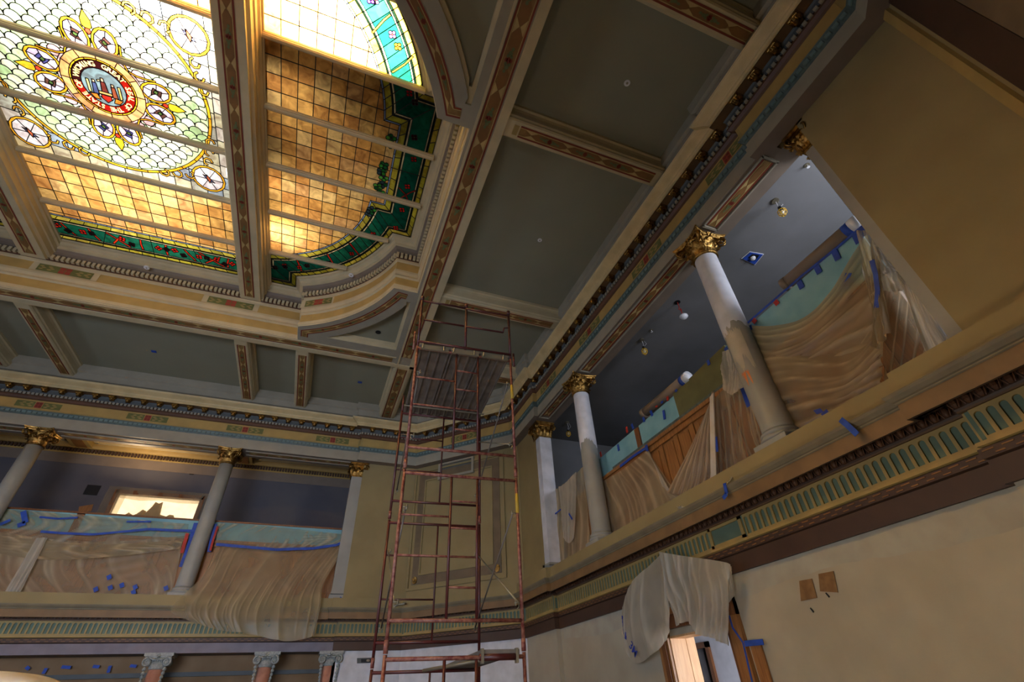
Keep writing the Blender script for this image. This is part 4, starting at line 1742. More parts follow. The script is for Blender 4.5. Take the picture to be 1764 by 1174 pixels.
def column(name, label, x, y, primer=None):
    root = empty(name, label, 'column', (0, 0, 0), 'grey columns of the galleries')
    m = MB()
    H = ZC1 - ZC0
    m.lathe([(.3, 0), (.3, .06)], n=4)
    m = MB().box((-.29, -.29, 0), (.29, .29, .07))
    o = m.build('plinth_block', 'column_grey')
    o.parent = root
    m = MB()
    m.lathe([(.26, .07), (.29, .09), (.295, .12), (.28, .145), (.255, .15), (.25, .165), (.265, .18), (.27, .2), (.255, .22), (.24, .225), (.235, .24)], n=32)
    o = m.build('base', 'column_grey', smooth=True)
    o.parent = root
    m = MB()
    zs = [(.235, .24), (.2275 - .023 * .3 / (H - .5), .3), (.2275 - .023 * H * .33 / (H - .5), H * .33), (.2275 - .023 * H * .6 / (H - .5), H * .6), (.2045, H - .5)]
    m.lathe(zs, n=32)
    o = m.build('shaft', 'column_grey', smooth=True)
    o.parent = root
    capital(root, H - .5).parent = root
    for c in root.children:
        c.matrix_parent_inverse = Matrix.Identity(4)
    root.location = (x, y, ZC0)
    return root


def coat(root, z0, z1, a0, a1, key, name, seed=1, rag=.06, up=.004):
    """ragged patch of paint on the shaft, as a shell 2 mm proud"""
    random.seed(seed)
    m = MB()
    n = 48
    rows = []
    H = ZC1 - ZC0

    def rad(z):
        z -= ZC0
        return .2275 + (.2045 - .2275) * z / (H - .5) + up
    tops = [z1 + (random.uniform(-rag, rag) if z1 < 8 else 0) for k in range(n)]
    bots = [z0 + random.uniform(-rag, rag) + .12 * sin(k * .25) for k in range(n)]
    R = 8
    for i in range(R + 1):
        r = []
        for k in range(n):
            a = a0 + (a1 - a0) * k / (n - 1)
            z = bots[k] + (tops[k] - bots[k]) * i / R
            r.append((rad(z) * cos(a), rad(z) * sin(a), z - ZC0))
        rows.append(r)
    o = m.grid(rows).build(name, key, smooth=True)
    o.parent = root
    return o


cA = column('column', 'grey right gallery column with white primer above and an orange smear, nearer the yellow wall', 6.0, 4.4)
coat(cA, 6.45, 8.26, -pi, pi, 'primer_white', 'primer_coat', 2)
mat('putty', (176, 166, 146), .6)
mat('orange_smear', (206, 120, 62), .6)
coat(cA, 5.75, 6.4, pi * .86, pi * 1.3, 'putty', 'putty_patch', 4, .06, .006)
coat(cA, 5.48, 5.6, pi * .93, pi * 1.12, 'orange_smear', 'orange_smear', 9, .03, .009)
cB = column('column', 'grey right gallery column with chalky primer patches, beside the turquoise boards', 6.0, 9.65)
coat(cB, 6.75, 8.26, -pi, pi, 'primer_white', 'primer_coat', 6)
cC = column('column', 'grey back gallery column rising in front of the lit window', -3.35, 17.2)
cD = column('column', 'grey back gallery column at the left edge of the photo', -8.5, 17.2)

# square pilasters ending each colonnade
PIL = [('grey pilaster with gilded capital wedged beside the big yellow wall', 6.2, 1.93, -.08, .09, 'x'),
       ('lavender-lit pilaster with gilded capital at the corner end of the right gallery', 6.1, 12.5, -.2, .2, 'x'),
       ('narrow grey pilaster with gilded capital at the right end of the back gallery', .86, 17.25, -.16, .16, 'y')]
for lab, x, y, a, b, ax in PIL:
    root = empty('pilaster', lab, 'pilaster', (x, y, ZC0))
    h = (b - a) / 2
    MB().box((x - .2, y - h, ZC0 + .22), (x + .2, y + h, ZC1 - .5)).build('shaft', 'primer_white' if 'lavender' in lab else 'column_grey', root)
    m = MB()
    m.box((x - .26, y - h - .05, ZC0), (x + .26, y + h + .05, ZC0 + .08)).box((x - .25, y - h - .04, ZC0 + .08), (x + .25, y + h + .04, ZC0 + .14)).box((x - .22, y - h - .02, ZC0 + .16), (x + .22, y + h + .02, ZC0 + .22))
    m.build('base', 'column_grey', root)
    cap = MB().box((x - .2, y - h, ZC1 - .5), (x + .2, y + h, ZC1 - .08)).build('capital', 'gilt', root)
    m = MB()
    m.box((x - .3, y - h - .1, ZC1 - .08), (x + .3, y + h + .1, ZC1 - .04)).box((x - .32, y - h - .12, ZC1 - .04), (x + .32, y + h + .12, ZC1))
    m.box((x - .23, y - h - .03, ZC1 - .5), (x + .23, y + h + .03, ZC1 - .45))
    o = m.build('abacus', 'gilt')
    o.parent = cap
    for (ux, uy, nx, ny) in ((0, 1, -1, 0), (1, 0, 0, -1), (1, 0, 0, 1)):
        hw = h if uy else .2
        base = Vector((x + nx * .2, y + ny * h, ZC1 - .45))
        for k, me, off in ((-.6, LEAF1, 0), (.6, LEAF1, 0), (0, LEAF2, 0), (-1, LEAF2, 0), (1, LEAF2, 0)):
            o = link('acanthus_leaf', me)
            o.parent = cap
            o.location = base + Vector((ux, uy, 0)) * k * hw
            o.rotation_euler = (0, 0, atan2(ny, nx) - pi / 2)
    for sx in (-1, 1):
        for sy in (-1, 1):
            mm = MB()
            volute_mb(mm, atan2(sy, sx), .0, 0, .09)
            m = MB()
            m.add([(vx + x + sx * .27, vy + y + sy * (h + .07), vz + ZC1 - .17) for vx, vy, vz in mm.v], mm.f)
            o = m.build('volute', 'gilt', None, True)
            o.parent = cap

# lower storey: pink scagliola columns with grey Ionic capitals ----------------
def ionic(label, x, half=False):
    root = empty('marble_column', label, 'column', (x, 17.2, 0), 'pink columns under the back gallery')
    m = MB()
    m.lathe([(.23, .0), (.23, .9), (.205, .92), (.2, 1.6), (.175, 2.74)], (x, 17.2, 0), 28)
    m.build('shaft', 'pink_marble', root, True)
    cap = MB().lathe([(.18, 2.68), (.2, 2.7), (.19, 2.73), (.23, 2.8), (.24, 2.84)], (x, 17.2, 0), 24).build('capital', 'stone_cap', root, True)

    def sub(mm, nm):
        o = mm.build(nm, 'stone_cap', None, nm == 'volute')
        o.parent = cap
    sub(MB().box((x - .3, 16.93, 2.92), (x + .3, 17.46, 2.96)).box((x - .33, 16.9, 2.96), (x + .33, 17.5, 3.03)), 'abacus')
    for s in (-1, 1):
        m = MB()
        for yy in (16.93,):
            pts = [(x + s * (.22 + .105 * (1 - k / 26) * sin(k * .45)), yy - .01, 2.83 + .105 * (1 - k / 26) * cos(k * .45)) for k in range(24)]
            m.tube(pts, [.024 - .0007 * k for k in range(24)], 6)
        m.tube([(x + s * .22, 16.93, 2.83), (x + s * .22, 17.4, 2.83)], [.09, .07], 14)
        m.tube([(x, 16.93, 2.9), (x + s * .1, 16.92, 2.885), (x + s * .2, 16.93, 2.93)], .02, 6)
        sub(m, 'volute')
        m = MB()
        for k in range(7):
            r = .042 - .003 * k
            m.lathe([(.001, -.05), (r, -.025), (r * 1.1, .0), (r * .7, .035), (.001, .05)], (x + s * (.225 - .004 * k), 16.93, 2.68 - .085 * k), 8)
        sub(m, 'husk_garland')
    m = MB()
    for k in range(5):
        m.lathe([(.001, -.035), (.026, -.01), (.026, .01), (.001, .035)], (x - .1 + .05 * k, 16.98, 2.86), 8)
    for k in range(6):
        a = 2 * pi * k / 6
        m.lathe([(.001, -.02), (.02, 0), (.001, .02)], (x + .035 * cos(a), 16.9, 2.97 + .035 * sin(a)), 6)
    sub(m, 'egg_band')
    return root


ionic('pink column with grey scroll capital, leftmost of those under the back gallery', -3.32)
ionic('pink column with grey scroll capital, below the hem of the big plastic sheet', -.74)
ionic('pink column cut by the pale corner wall', .95)

# ------------------------------------------------------------------ framed panel on the chamfer
fr = empty('wall_panel', 'large framed ochre wall panel with gilt corner rosettes, behind the scaffold', 'panel', cpt(.1, 4.8, 0))


def cbox(m, s0, s1, z0, z1, o0, o1, mi=0):
    a, b = cpt(s0, z0, o0), cpt(s1, z0, o0)
    c, d = cpt(s1, z0, o1), cpt(s0, z0, o1)
    m.prism([a, b, c, d], (0, 0, z1 - z0), mi)


def cframe(nm, key, s0, s1, z0, z1, w_, o0, o1):
    for (a, b, c, d) in ((s0, s1, z0, z0 + w_), (s0, s1, z1 - w_, z1), (s0, s0 + w_, z0 + w_, z1 - w_), (s1 - w_, s1, z0 + w_, z1 - w_)):
        m = MB()
        cbox(m, a, b, c, d, o0, o1)
        m.build(nm, key, fr)


cframe('outer_moulding', 'wall_ochre', .0, 3.6, 4.62, 8.62, .07, 0, .05)
cframe('frame_band', 'panel_taupe', .18, 3.42, 4.78, 8.5, .26, 0, .02)
cframe('inner_moulding', 'wall_ochre', .44, 3.16, 5.04, 8.24, .05, 0, .045)
MB_ = MB()
cbox(MB_, .49, 3.11, 5.09, 8.19, 0, .008)
MB_.build('field', 'wall_ochre', fr)
for s in (.31, 3.29):
    for z in (4.91,):
        m = MB()
        c = cpt(s, z, .03)
        for k in range(7):
            a = 2 * pi * k / 7
            v = CT * .06 * cos(a) + Vector((0, 0, .08 * sin(a)))
            m.obox(c + v, CT * .028, Vector((0, 0, .03)), CN * .02)
        m.obox(c, CT * .03, Vector((0, 0, .035)), CN * .035)
        m.build('rosette', 'gilt', fr)
# open duct sleeve above it
du = empty('duct_opening', 'open rectangular duct sleeve near the top of the corner wall', 'duct', cpt(1.1, 8.2))
m = MB()
cbox(m, 1.0, 2.45, 8.12, 8.2, 0, .1)
cbox(m, 1.0, 2.45, 8.66, 8.72, 0, .1)
cbox(m, 1.0, 1.08, 8.2, 8.66, 0, .1)
cbox(m, 2.37, 2.45, 8.2, 8.66, 0, .1)
m.build('sleeve', 'greige', du)
m = MB()
cbox(m, 1.08, 2.37, 8.2, 8.66, 0, .012)
m.build('opening', 'blue_grey', du)
# conduit sticking up off the ledge
tag(MB().tube([atC(655, 1065, .45), atC(672, 1052, .45), atC(684, 1041, .45), atC(698, 1039, .45)], .032, 8).build('bent_conduit', 'zinc'), 'bent grey conduit stub standing on the corner ledge', 'pipe')
# thermostat-like opening on the white corner wall
vb = empty('wall_box', 'small wall opening with round fitting, left of the scaffold foot', 'box', atY(630, 1137, 17.03))
q = [atY(a, b, 17.02) for a, b in ((615, 1133), (645, 1132), (645, 1141), (615, 1142))]
MB().prism(q, (0, -.03, 0)).build('frame', 'blue_grey', vb)
q = [atY(a, b, 16.985) for a, b in ((622, 1134.5), (643, 1134), (643, 1140), (622, 1140.5))]
MB().prism(q, (0, -.004, 0)).build('recess', 'black', vb)
c = atY(634, 1137, 16.97)
MB().lathe([(.001, -.03), (.05, -.02), (.05, .02), (.001, .03)], tuple(c), 10).build('fitting', 'zinc', vb)

# ------------------------------------------------------------------ gallery parapets
def pan_wall(root, ax, c, a0, a1, z0, z1, t, panels, key='oak'):
    """panelled oak parapet; ax 'x': plane X=c running along Y, ax 'y': plane Y=c along X"""
    def bx(u0, u1, w0, w1, d0, d1, nm, k=key):
        m = MB()
        if ax == 'x':
            m.box((c - d1, u0, w0), (c - d0, u1, w1))
        else:
            m.box((u0, c - d1, w0), (u1, c - d0, w1))
        return m.build(nm, k, root)
    bx(a0, a1, z0, z1, -t, 0, 'backing')
    bx(a0, a1, z1 - .16, z1, 0, .05, 'top_rail')
    bx(a0, a1, z1 - .05, z1 + .03, -.02, .09, 'cap')
    bx(a0, a1, z0, z0 + .2, 0, .03, 'bottom_rail')
    n = panels
    w_ = (a1 - a0) / n
    for i in range(n + 1):
        u = a0 + i * w_
        bx(max(a0, u - .06), min(a1, u + .06), z0 + .2, z1 - .16, 0, .03, 'stile')
    for i in range(n):
        bx(a0 + i * w_ + .11, a0 + (i + 1) * w_ - .11, z0 + .26, z1 - .22, 0, .018, 'raised_panel')


XP = 6.38
pr1 = empty('oak_parapet', 'honey oak panelled gallery parapet bared between plastic sheets, behind the primed columns', 'parapet', (XP, 7, ZC0))
pan_wall(pr1, 'x', XP, 4.9, 9.4, ZC0, 5.95, .05, 9)
pr2 = empty('oak_parapet', 'oak parapet under film beside the big yellow wall', 'parapet', (XP, 3, ZC0))
pan_wall(pr2, 'x', XP, 2.25, 4.9, ZC0, 5.95, .05, 5)
pr3 = empty('oak_parapet', 'oak parapet under film at the dark corner end of the right gallery', 'parapet', (XP, 11, ZC0))
pan_wall(pr3, 'x', XP, 9.4, 12.1, ZC0, 5.95, .05, 5)
YP = 17.5
pr4 = empty('oak_parapet', 'oak parapet of the back gallery seen through tan film, left of the window column', 'parapet', (-8, YP, ZC0))
pan_wall(pr4, 'y', YP, -13.5, -3.35, ZC0, 5.95, .05, 20)
pr5 = empty('oak_parapet', 'oak parapet of the back gallery behind the biggest plastic sheet', 'parapet', (-1, YP, ZC0))
pan_wall(pr5, 'y', YP, -3.35, .75, ZC0, 5.95, .05, 8)

# turquoise protection boards standing on the parapets


def board_x(label, y0, y1, z1a, z1b, key='teal_board', z0=5.98, group='boards on the right gallery parapet'):
    o = MB().prism([(XP - .03, y0, z0), (XP - .03, y1, z0), (XP - .03, y1, z1b), (XP - .03, y0, z1a)], (.03, 0, 0)).build('protection_board', key)
    return tag(o, label, 'board', group)


board_x('turquoise board beside the yellow wall with blue tape tabs', 2.2, 5.0, 6.75, 6.68)
board_x('olive-brown board between the turquoise boards', 5.0, 6.62, 6.72, 6.6, 'olive_board')
board_x('turquoise board right of the dark post', 6.62, 7.95, 6.56, 6.53)
board_x('turquoise board left of the dark post, up to the second column', 8.12, 10.1, 6.53, 6.5)
tag(MB().box((XP - .06, 7.96, 5.95), (XP - .02, 8.11, 6.5)).build('wooden_post', 'oak_dark'), 'dark wooden post between two turquoise boards', 'post')
tag(MB().box((XP - .08, 4.95, 5.97), (XP - .03, 9.2, 6.04)).build('parapet_tape_rail', 'tile_teal'), 'blue-green strip along the top of the oak parapet', 'strip')
for lab, x0, x1 in (('pale turquoise board under the glowing window', -6.55, -3.45), ('pale turquoise board at the left edge under blue tape', -11, -6.75), ('pale turquoise board left of the gallery pilaster, behind film', -3.3, .7)):
    o = MB().prism([(x0, YP - .03, 5.98), (x1, YP - .03, 5.98), (x1, YP - .03, 6.52), (x0, YP - .03, 6.56)], (0, .03, 0)).build('protection_board', 'teal_board')
    tag(o, lab, 'board', 'boards on the back gallery parapet')
tag(MB().box((-11, YP - .05, 6.52), (.72, YP + .02, 6.57)).build('wooden_batten', 'oak_dark'), 'thin rough wooden batten capping the turquoise boards of the back gallery', 'batten')
tag(MB().box((-6.74, YP - .04, 6.0), (-6.56, YP - .01, 6.5)).build('wooden_stud', 'oak_dark'), 'dark stud showing between two turquoise boards, left of the window', 'post')

# pale boxed ducts lying on top of the boards
for lab, y0, y1, z in (('long greyish boxed pipe under the ceiling lamp, wrapped in tape at its ends', 2.15, 3.5, 6.88), ('short dark boxed pipe between the olive board and gallery ceiling', 6.1, 7.7, 6.72)):
    root = empty('boxed_pipe', lab, 'pipe', (XP, y0, z - .1))
    MB().tube([(XP, y0, z), (XP, y1, z)], .11, 12).build('pipe', 'taupe', root, True)
    MB().tube([(XP, y0 - .02, z), (XP, y0 + .1, z)], .118, 12).build('end_cap', 'white_plastic', root, True)
    MB().tube([(XP, y0 + .1, z), (XP, y0 + .2, z)], .114, 12).build('tape_wrap', 'tape_blue', root, True)
    MB().tube([(XP, y1 - .08, z), (XP, y1 + .02, z)], .12, 12).build('end_cap', 'taupe', root, True)


# ------------------------------------------------------------------ plastic sheets
def bez(pts, u):
    """smooth interpolation through a polyline by arc length"""
    P = [Vector(p) for p in pts]
    n = len(P) - 1
    L = [0]
    for a, b in zip(P, P[1:]):
        L.append(L[-1] + (b - a).length)
    s = u * L[-1]
    for i in range(n):
        if s <= L[i + 1] or i == n - 1:
            t = (s - L[i]) / max(1e-6, L[i + 1] - L[i])
            p0, p1, p2, p3 = P[max(0, i - 1)], P[i], P[i + 1], P[min(n, i + 2)]
            return .5 * ((2 * p1) + (-p0 + p2) * t + (2 * p0 - 5 * p1 + 4 * p2 - p3) * t * t + (-p0 + 3 * p1 - 3 * p2 + p3) * t ** 3)


def fold_attr(o, vals):
    at = o.data.attributes.new('fold', 'FLOAT', 'POINT')
    at.data.foreach_set('value', vals)


def sheet(label, top, bot, key='film', folds=9, amp=.03, seed=1, nrm=(-1, 0, 0), nu=120, nv=30, bulge=0., fan=.0, crum=.012, swap=False, name='plastic_sheet', group='plastic masking sheets', tagit=True):
    rnd = random.Random(seed)
    n = Vector(nrm)
    ph = [rnd.uniform(0, 6.28) for _ in range(8)]
    fr_ = [folds * rnd.uniform(.5, 1.6) for _ in range(4)]
    rows = []
    fold = []
    for j in range(nv + 1):
        v = j / nv
        r = []
        for i in range(nu + 1):
            u = i / nu
            a, b = bez(top, u), bez(bot, u)
            p = a.lerp(b, v)
            e = v + fan * (1 - v)
            uu, vv = (v, u) if swap else (u, v)
            ww = uu + .07 * sin(vv * 2.3 + ph[5]) + .025 * sin(vv * 6 + uu * 4 + ph[6])
            f = sum((1 - abs(sin(pi * fr_[k] * ww + ph[k] + .5 * sin(vv * (2 + k) + ph[k])))) ** 3 * (.5 + .5 * sin(vv * 2.6 + uu * 5 + ph[k] * 2)) for k in range(4)) * 1.5 - .7
            fold.append(max(0., min(1., (f + .5) * .55)))
            c = crum * .25 * (sin(31 * u + 17 * v + ph[6]) * sin(23 * v - 9 * u + ph[7]) + .6 * sin(57 * u * v + ph[3]))
            p = p + n * (amp * .55 * f * (.35 + .65 * e) + bulge * sin(pi * v) * sin(pi * u) + amp * .8 * sin(5 * u + 2 * v + ph[5]) + c)
            r.append(p)
        rows.append(r)
    o = MB().grid(rows).build(name, key, None, True)
    fold_attr(o, fold)
    if tagit:
        tag(o, label, 'plastic sheet', group)
    return o


def X(pts, x):
    return [atX(a, b, x) for a, b in pts]


def Y(pts, y):
    return [atY(a, b, y) for a, b in pts]


XS = 6.3
sheet('swag of milky film pulled up to the yellow wall beside the nearest right column', X([(1288, 560), (1335, 562), (1385, 548), (1425, 505), (1460, 440), (1489, 400)], XS - .05), X([(1306, 648), (1340, 662), (1390, 640), (1440, 615), (1490, 600), (1527, 578)], XS - .12), 'film', 5, .08, 3, bulge=.12, swap=True)
sheet('crumpled tan film hanging below the swag down to the ledge', X([(1296, 622), (1340, 612), (1400, 610), (1460, 600), (1500, 560), (1527, 520)], XS - .16), X([(1372, 762), (1392, 752), (1420, 735), (1450, 724), (1490, 706), (1524, 688)], XS - .22), 'film', 5, .08, 8, bulge=.1, crum=.02, swap=True)
sheet('bunched film gathered in a vertical rope with blue tape by the yellow wall', X([(1478, 398), (1492, 396), (1504, 402), (1516, 412)], XS - .1), X([(1500, 560), (1512, 600), (1526, 590), (1534, 570)], XS - .25), 'film', 5, .07, 12, crum=.025, nu=40)
sheet('loose crumpled flap of film against the grey pilaster edge', X([(1500, 408), (1525, 440), (1545, 470)], XS - .14), X([(1520, 500), (1545, 500), (1560, 478)], XS - .2), 'film_white', 4, .06, 19, crum=.03, nu=40)
sheet('orange-brown film stretched over oak beside the yellow wall', X([(1512, 478), (1545, 470), (1580, 520), (1640, 618)], XS - .02), X([(1526, 700), (1560, 678), (1590, 660), (1620, 640)], XS - .05), 'film_thin', 7, .03, 21)
sheet('hazy strip of film taped down the pilaster edge', X([(1545, 466), (1566, 482), (1580, 500)], XS - .1), X([(1606, 640), (1630, 628), (1650, 612)], XS - .16), 'film_white', 4, .03, 23, nu=30)
sheet('film over oak just left of the nearest right column', X([(1230, 690), (1262, 655), (1290, 640)], XS - .03), X([(1236, 842), (1290, 812), (1322, 790)], XS - .06), 'film_thin', 6, .03, 31)
sheet('crumpled bundle of film taped to the left side of the nearest right column', X([(1246, 606), (1262, 600), (1276, 622)], XS - .14), X([(1240, 668), (1262, 680), (1284, 664)], XS - .2), 'film_white', 5, .06, 34, crum=.03, nu=40)
sheet('triangular curtain of film across the bare oak panels', X([(1227, 676), (1229, 675), (1231, 674)], XS - .12), X([(1152, 848), (1180, 852), (1210, 846), (1234, 832)], XS - .2), 'film', 6, .05, 41, fan=.2)
tag(MB().prism(X([(1224, 684), (1230, 676), (1236, 838), (1226, 842)], XS - .2), (-.02, 0, 0)).build('folded_film_edge', 'canvas'), 'straight pale folded film edge hanging in front of the oak panels', 'plastic sheet')
sheet('tail of film spilling over the ledge below the oak panels', X([(1150, 850), (1180, 852), (1215, 842), (1238, 815), (1258, 808)], XS - .2), X([(1170, 876), (1196, 872), (1226, 850), (1248, 838), (1262, 822)], 5.66), 'film_white', 5, .04, 45, crum=.02)
sheet('wide tan film over the parapet between the two right columns', X([(1030, 832), (1060, 815), (1090, 796), (1116, 776)], XS - .03), X([(1050, 934), (1090, 915), (1130, 896), (1180, 872)], XS - .06), 'film', 5, .03, 51)
sheet('narrow curled film edge beside the bare oak panels', X([(1116, 776), (1119, 780)], XS - .1), X([(1140, 836), (1155, 848)], XS - .14), 'film_white', 2, .03, 53, nu=12)
sheet('tan film between the corner pilaster and the second right column', X([(943, 848), (965, 838), (990, 818), (1006, 802)], XS - .03), X([(956, 980), (975, 968), (1000, 955), (1016, 944)], XS - .06), 'film', 6, .03, 61)
sheet('white twisted strip of film hanging at the corner end of the right gallery', X([(960, 838), (975, 832), (992, 812)], XS - .12), X([(972, 925), (980, 935), (988, 922)], XS - .16), 'film_white', 4, .04, 63, nu=30)
# doorway cover, hooked on the frieze
sheet('milky film draped from the frieze over the doorway, left half', [atX(1072, 1046, 5.8), atX(1090, 1004, 5.72), atX(1115, 975, 5.7), atX(1138, 950, 5.66)], [atX(1074, 1090, 5.82), atX(1090, 1140, 5.84), atX(1118, 1128, 5.76), atX(1150, 1098, 5.72), atX(1158, 1078, 5.72)], 'film_white', 4, .05, 71, bulge=.05)
sheet('milky film draped from the frieze over the doorway, right half', [atX(1138, 950, 5.66), atX(1175, 957, 5.66), atX(1220, 963, 5.68), atX(1252, 968, 5.7), atX(1262, 972, 5.72)], [atX(1158, 1078, 5.7), atX(1182, 1070, 5.72), atX(1200, 1090, 5.74), atX(1230, 1098, 5.76), atX(1256, 1112, 5.8)], 'film_white', 5, .07, 72, bulge=.05)
sheet('torn strip of film at the right end of the doorway cover', [atX(1245, 970, 5.72), atX(1262, 975, 5.76)], [atX(1246, 1060, 5.72), atX(1264, 1025, 5.8)], 'film_white', 2, .03, 77, nu=20)
# back gallery
sheet('tan film over the back gallery parapet, left of the window column', Y([(-60, 905), (60, 925), (180, 932), (318, 922)], 17.36), Y([(-60, 1026), (60, 1030), (180, 1031), (294, 1033)], 17.4), 'film', 8, .03, 81, (0, -1, 0))
sheet('thin clear film over the turquoise boards under the glowing window', Y([(-60, 872), (60, 880), (180, 890), (325, 902)], 17.4), Y([(-60, 925), (60, 935), (180, 942), (318, 948)], 17.36), 'film_thin', 9, .03, 83, (0, -1, 0), crum=.02)
sheet('second layer of film sagging from blue tape across the left bay', Y([(-60, 915), (60, 928), (180, 936), (316, 930)], 17.28), Y([(-60, 940), (60, 962), (180, 960), (310, 945)], 17.26), 'film', 5, .04, 87, (0, -1, 0))
sheet('vertical twist of film at the left edge of the photo', Y([(62, 925), (82, 926)], 17.24), Y([(0, 1032), (28, 1030)], 17.2), 'film_white', 3, .04, 88, (0, -1, 0), nu=24)
sheet('film over the turquoise boards right of the window column', Y([(376, 900), (450, 905), (520, 912), (598, 920)], 17.38), Y([(372, 938), (440, 946), (520, 945), (600, 935)], 17.34), 'film_thin', 9, .03, 91, (0, -1, 0), crum=.02)
# the biggest sheet falls over the ledge
tp = Y([(374, 938), (430, 944), (480, 948), (540, 946), (606, 926)], 17.25)
rows = []
rnd = random.Random(4)
bf = []
mid = Y([(350, 990), (390, 1000), (450, 1008), (520, 1010), (560, 1000)], 16.95)
lip = Y([(296, 1045), (360, 1052), (430, 1056), (510, 1056), (552, 1044)], 16.62)
bt = Y([(312, 1064), (372, 1084), (432, 1092), (492, 1104), (540, 1096)], 16.6)
phs = [rnd.uniform(0, 6.3) for _ in range(6)]
for j in range(41):
    v = j / 40
    r = []
    for i in range(221):
        u = i / 220
        pts = [bez(tp, u), bez(mid, u), bez(lip, u), bez(bt, u)]
        p = bez(pts, v)
        wv = u + .05 * sin(3 * v + phs[4])
        f = .8 * (1 - abs(sin(11 * wv + phs[0]))) ** 3 + .8 * (1 - abs(sin(19 * wv + 1.2 * v + phs[1]))) ** 4 * max(0, sin(5 * u + 4 * v + phs[2])) + .7 * (1 - abs(sin(37 * (wv - .5) * (1 + .3 * v) + phs[2]))) ** 4 * max(0, sin(9 * u - 3 * v + phs[0])) + .5 * (1 - abs(sin(61 * wv + 3 * v + phs[3]))) ** 3 * max(0, sin(7 * u + 6 * v + phs[1]))
        bf.append(min(1., f * .42))
        c = .004 * sin(38 * u + 20 * v + phs[3]) * sin(31 * v - 12 * u)
        p = p + Vector((0, -1, .35)) * (.07 * f * (.3 + .7 * v) * (1 - .3 * v) + c)
        r.append(p)
    rows.append(r)
bo = MB().grid(rows).build('plastic_sheet', 'film', None, True)
fold_attr(bo, bf)
tag(bo, 'biggest milky film sheet, falling over the back gallery ledge beside the column', 'plastic sheet', 'plastic masking sheets')


# ------------------------------------------------------------------ tape
def tape(label, pts, plane, w_=.05, key='tape_blue', group=None, name='tape_strip'):
    ax, c = plane
    P = X(pts, c) if ax == 'x' else Y(pts, c)
    n = Vector((-1, 0, 0)) if ax == 'x' else Vector((0, -1, 0))
    m = MB()
    for a, b in zip(P, P[1:]):
        d = (b - a).normalized()
        s = d.cross(n) * w_ / 2
        m.prism([a - s, b - s, b + s, a + s], n * .005)
    o = m.build(name, key)
    return tag(o, label, 'tape', group)


G1 = 'blue tape on the right gallery'
G2 = 'blue tape on the back gallery'
TX = ('x', XS + .02)
tape('long blue tape along the top edge of the nearest turquoise board', [(1288, 556), (1380, 476), (1440, 428), (1492, 384)], ('x', XP - .045), .04, group=G1)
for i, (a, b, c, d) in enumerate([(1472, 402, 1480, 418), (1437, 432, 1444, 447), (1406, 458, 1412, 470), (1376, 484, 1382, 496)]):
    tape('%s blue tape tab below the boxed pipe, counted from the yellow wall' % ('first', 'second', 'third', 'fourth')[i], [(a, b), (c, d)], ('x', XP - .05), .09, group=G1)
tape('wide blue tape corner piece where the boxed pipe meets the pilaster', [(1484, 392), (1494, 402)], ('x', XP - .06), .12, group=G1)
tape('long blue tape down the bunched film by the yellow wall', [(1502, 448), (1508, 470), (1512, 500), (1510, 530)], ('x', 6.02), .06, group=G1)
tape('blue tape blot seen through the light swag', [(1462, 470), (1456, 492)], ('x', XS - .02), .09, group=G1)
tape('blue tape along the lower right side of the nearest right column', [(1292, 560), (1300, 605), (1318, 640), (1340, 680), (1364, 722)], ('x', 6.2), .06, group=G1)
tape('blue tape knot where the swag meets the nearest right column', [(1302, 614), (1312, 612)], ('x', 6.12), .1, group=G1)
tape('blue tape running up the left side of the nearest right column', [(1250, 598), (1262, 630), (1280, 672), (1290, 700)], ('x', 6.28), .08, group=G1)
tape('blue tape piece beside the folded film edge', [(1232, 752), (1234, 778)], ('x', 6.1), .1, group=G1)
tape('blue tape dangling off the ledge above the egg moulding', [(1448, 722), (1460, 732), (1477, 748)], ('x', 5.57), .07, group=G1)
tape('blue tape at the tail of film on the ledge', [(1248, 832), (1252, 850), (1246, 858)], ('x', 5.58), .06, group=G1)
tape('blue tape down the right side of the second right column', [(1031, 832), (1040, 880), (1049, 925)], ('x', 6.16), .05, group=G1)
tape('blue tape at the foot of the second right column', [(1048, 922), (1051, 932)], ('x', 5.9), .06, group=G1)
tape('blue tape bridging bare oak and the tan film top', [(1068, 803), (1090, 786), (1114, 770)], ('x', XP - .1), .06, group=G1)
tape('blue tape down the corner of the bare oak panels', [(1113, 766), (1116, 782)], ('x', XP - .12), .09, group=G1)
for i, (a, b, c, d, k) in enumerate([(1034, 778, 1036, 786, 'r'), (1064, 765, 1066, 776, 'b'), (1079, 735, 1081, 745, 'r'), (1088, 730, 1091, 738, 'b'), (1107, 714, 1110, 726, 'b'), (1120, 705, 1124, 716, 'b'), (1130, 692, 1131, 701, 'r'), (1143, 706, 1145, 722, 'b'), (1139, 688, 1141, 694, 'b'), (1149, 680, 1151, 690, 'r'), (1160, 664, 1166, 674, 'b'), (1219, 620, 1222, 628, 'b')]):
    nm = ('first', 'second', 'third', 'fourth', 'fifth', 'sixth', 'seventh', 'eighth', 'ninth', 'tenth', 'eleventh', 'twelfth')[i]
    tape('%s %s tape tab on the boards between the right columns, counting from the far column' % (nm, 'red' if k == 'r' else 'blue'), [(a, b), (c, d)], ('x', XP - .05), .07, 'tape_red' if k == 'r' else 'tape_blue', group='tape tabs between the right columns')
tape('red tape square beside the nearest right column, upper', [(1335, 518), (1340, 524)], ('x', XP - .05), .08, 'tape_red', group='red tape squares')
tape('red tape square beside the nearest right column, lower', [(1297, 550), (1302, 555)], ('x', XP - .05), .08, 'tape_red', group='red tape squares')
tape('blue tape on the twisted strip at the corner end', [(980, 884), (986, 894)], ('x', 6.05), .05, group=G1)
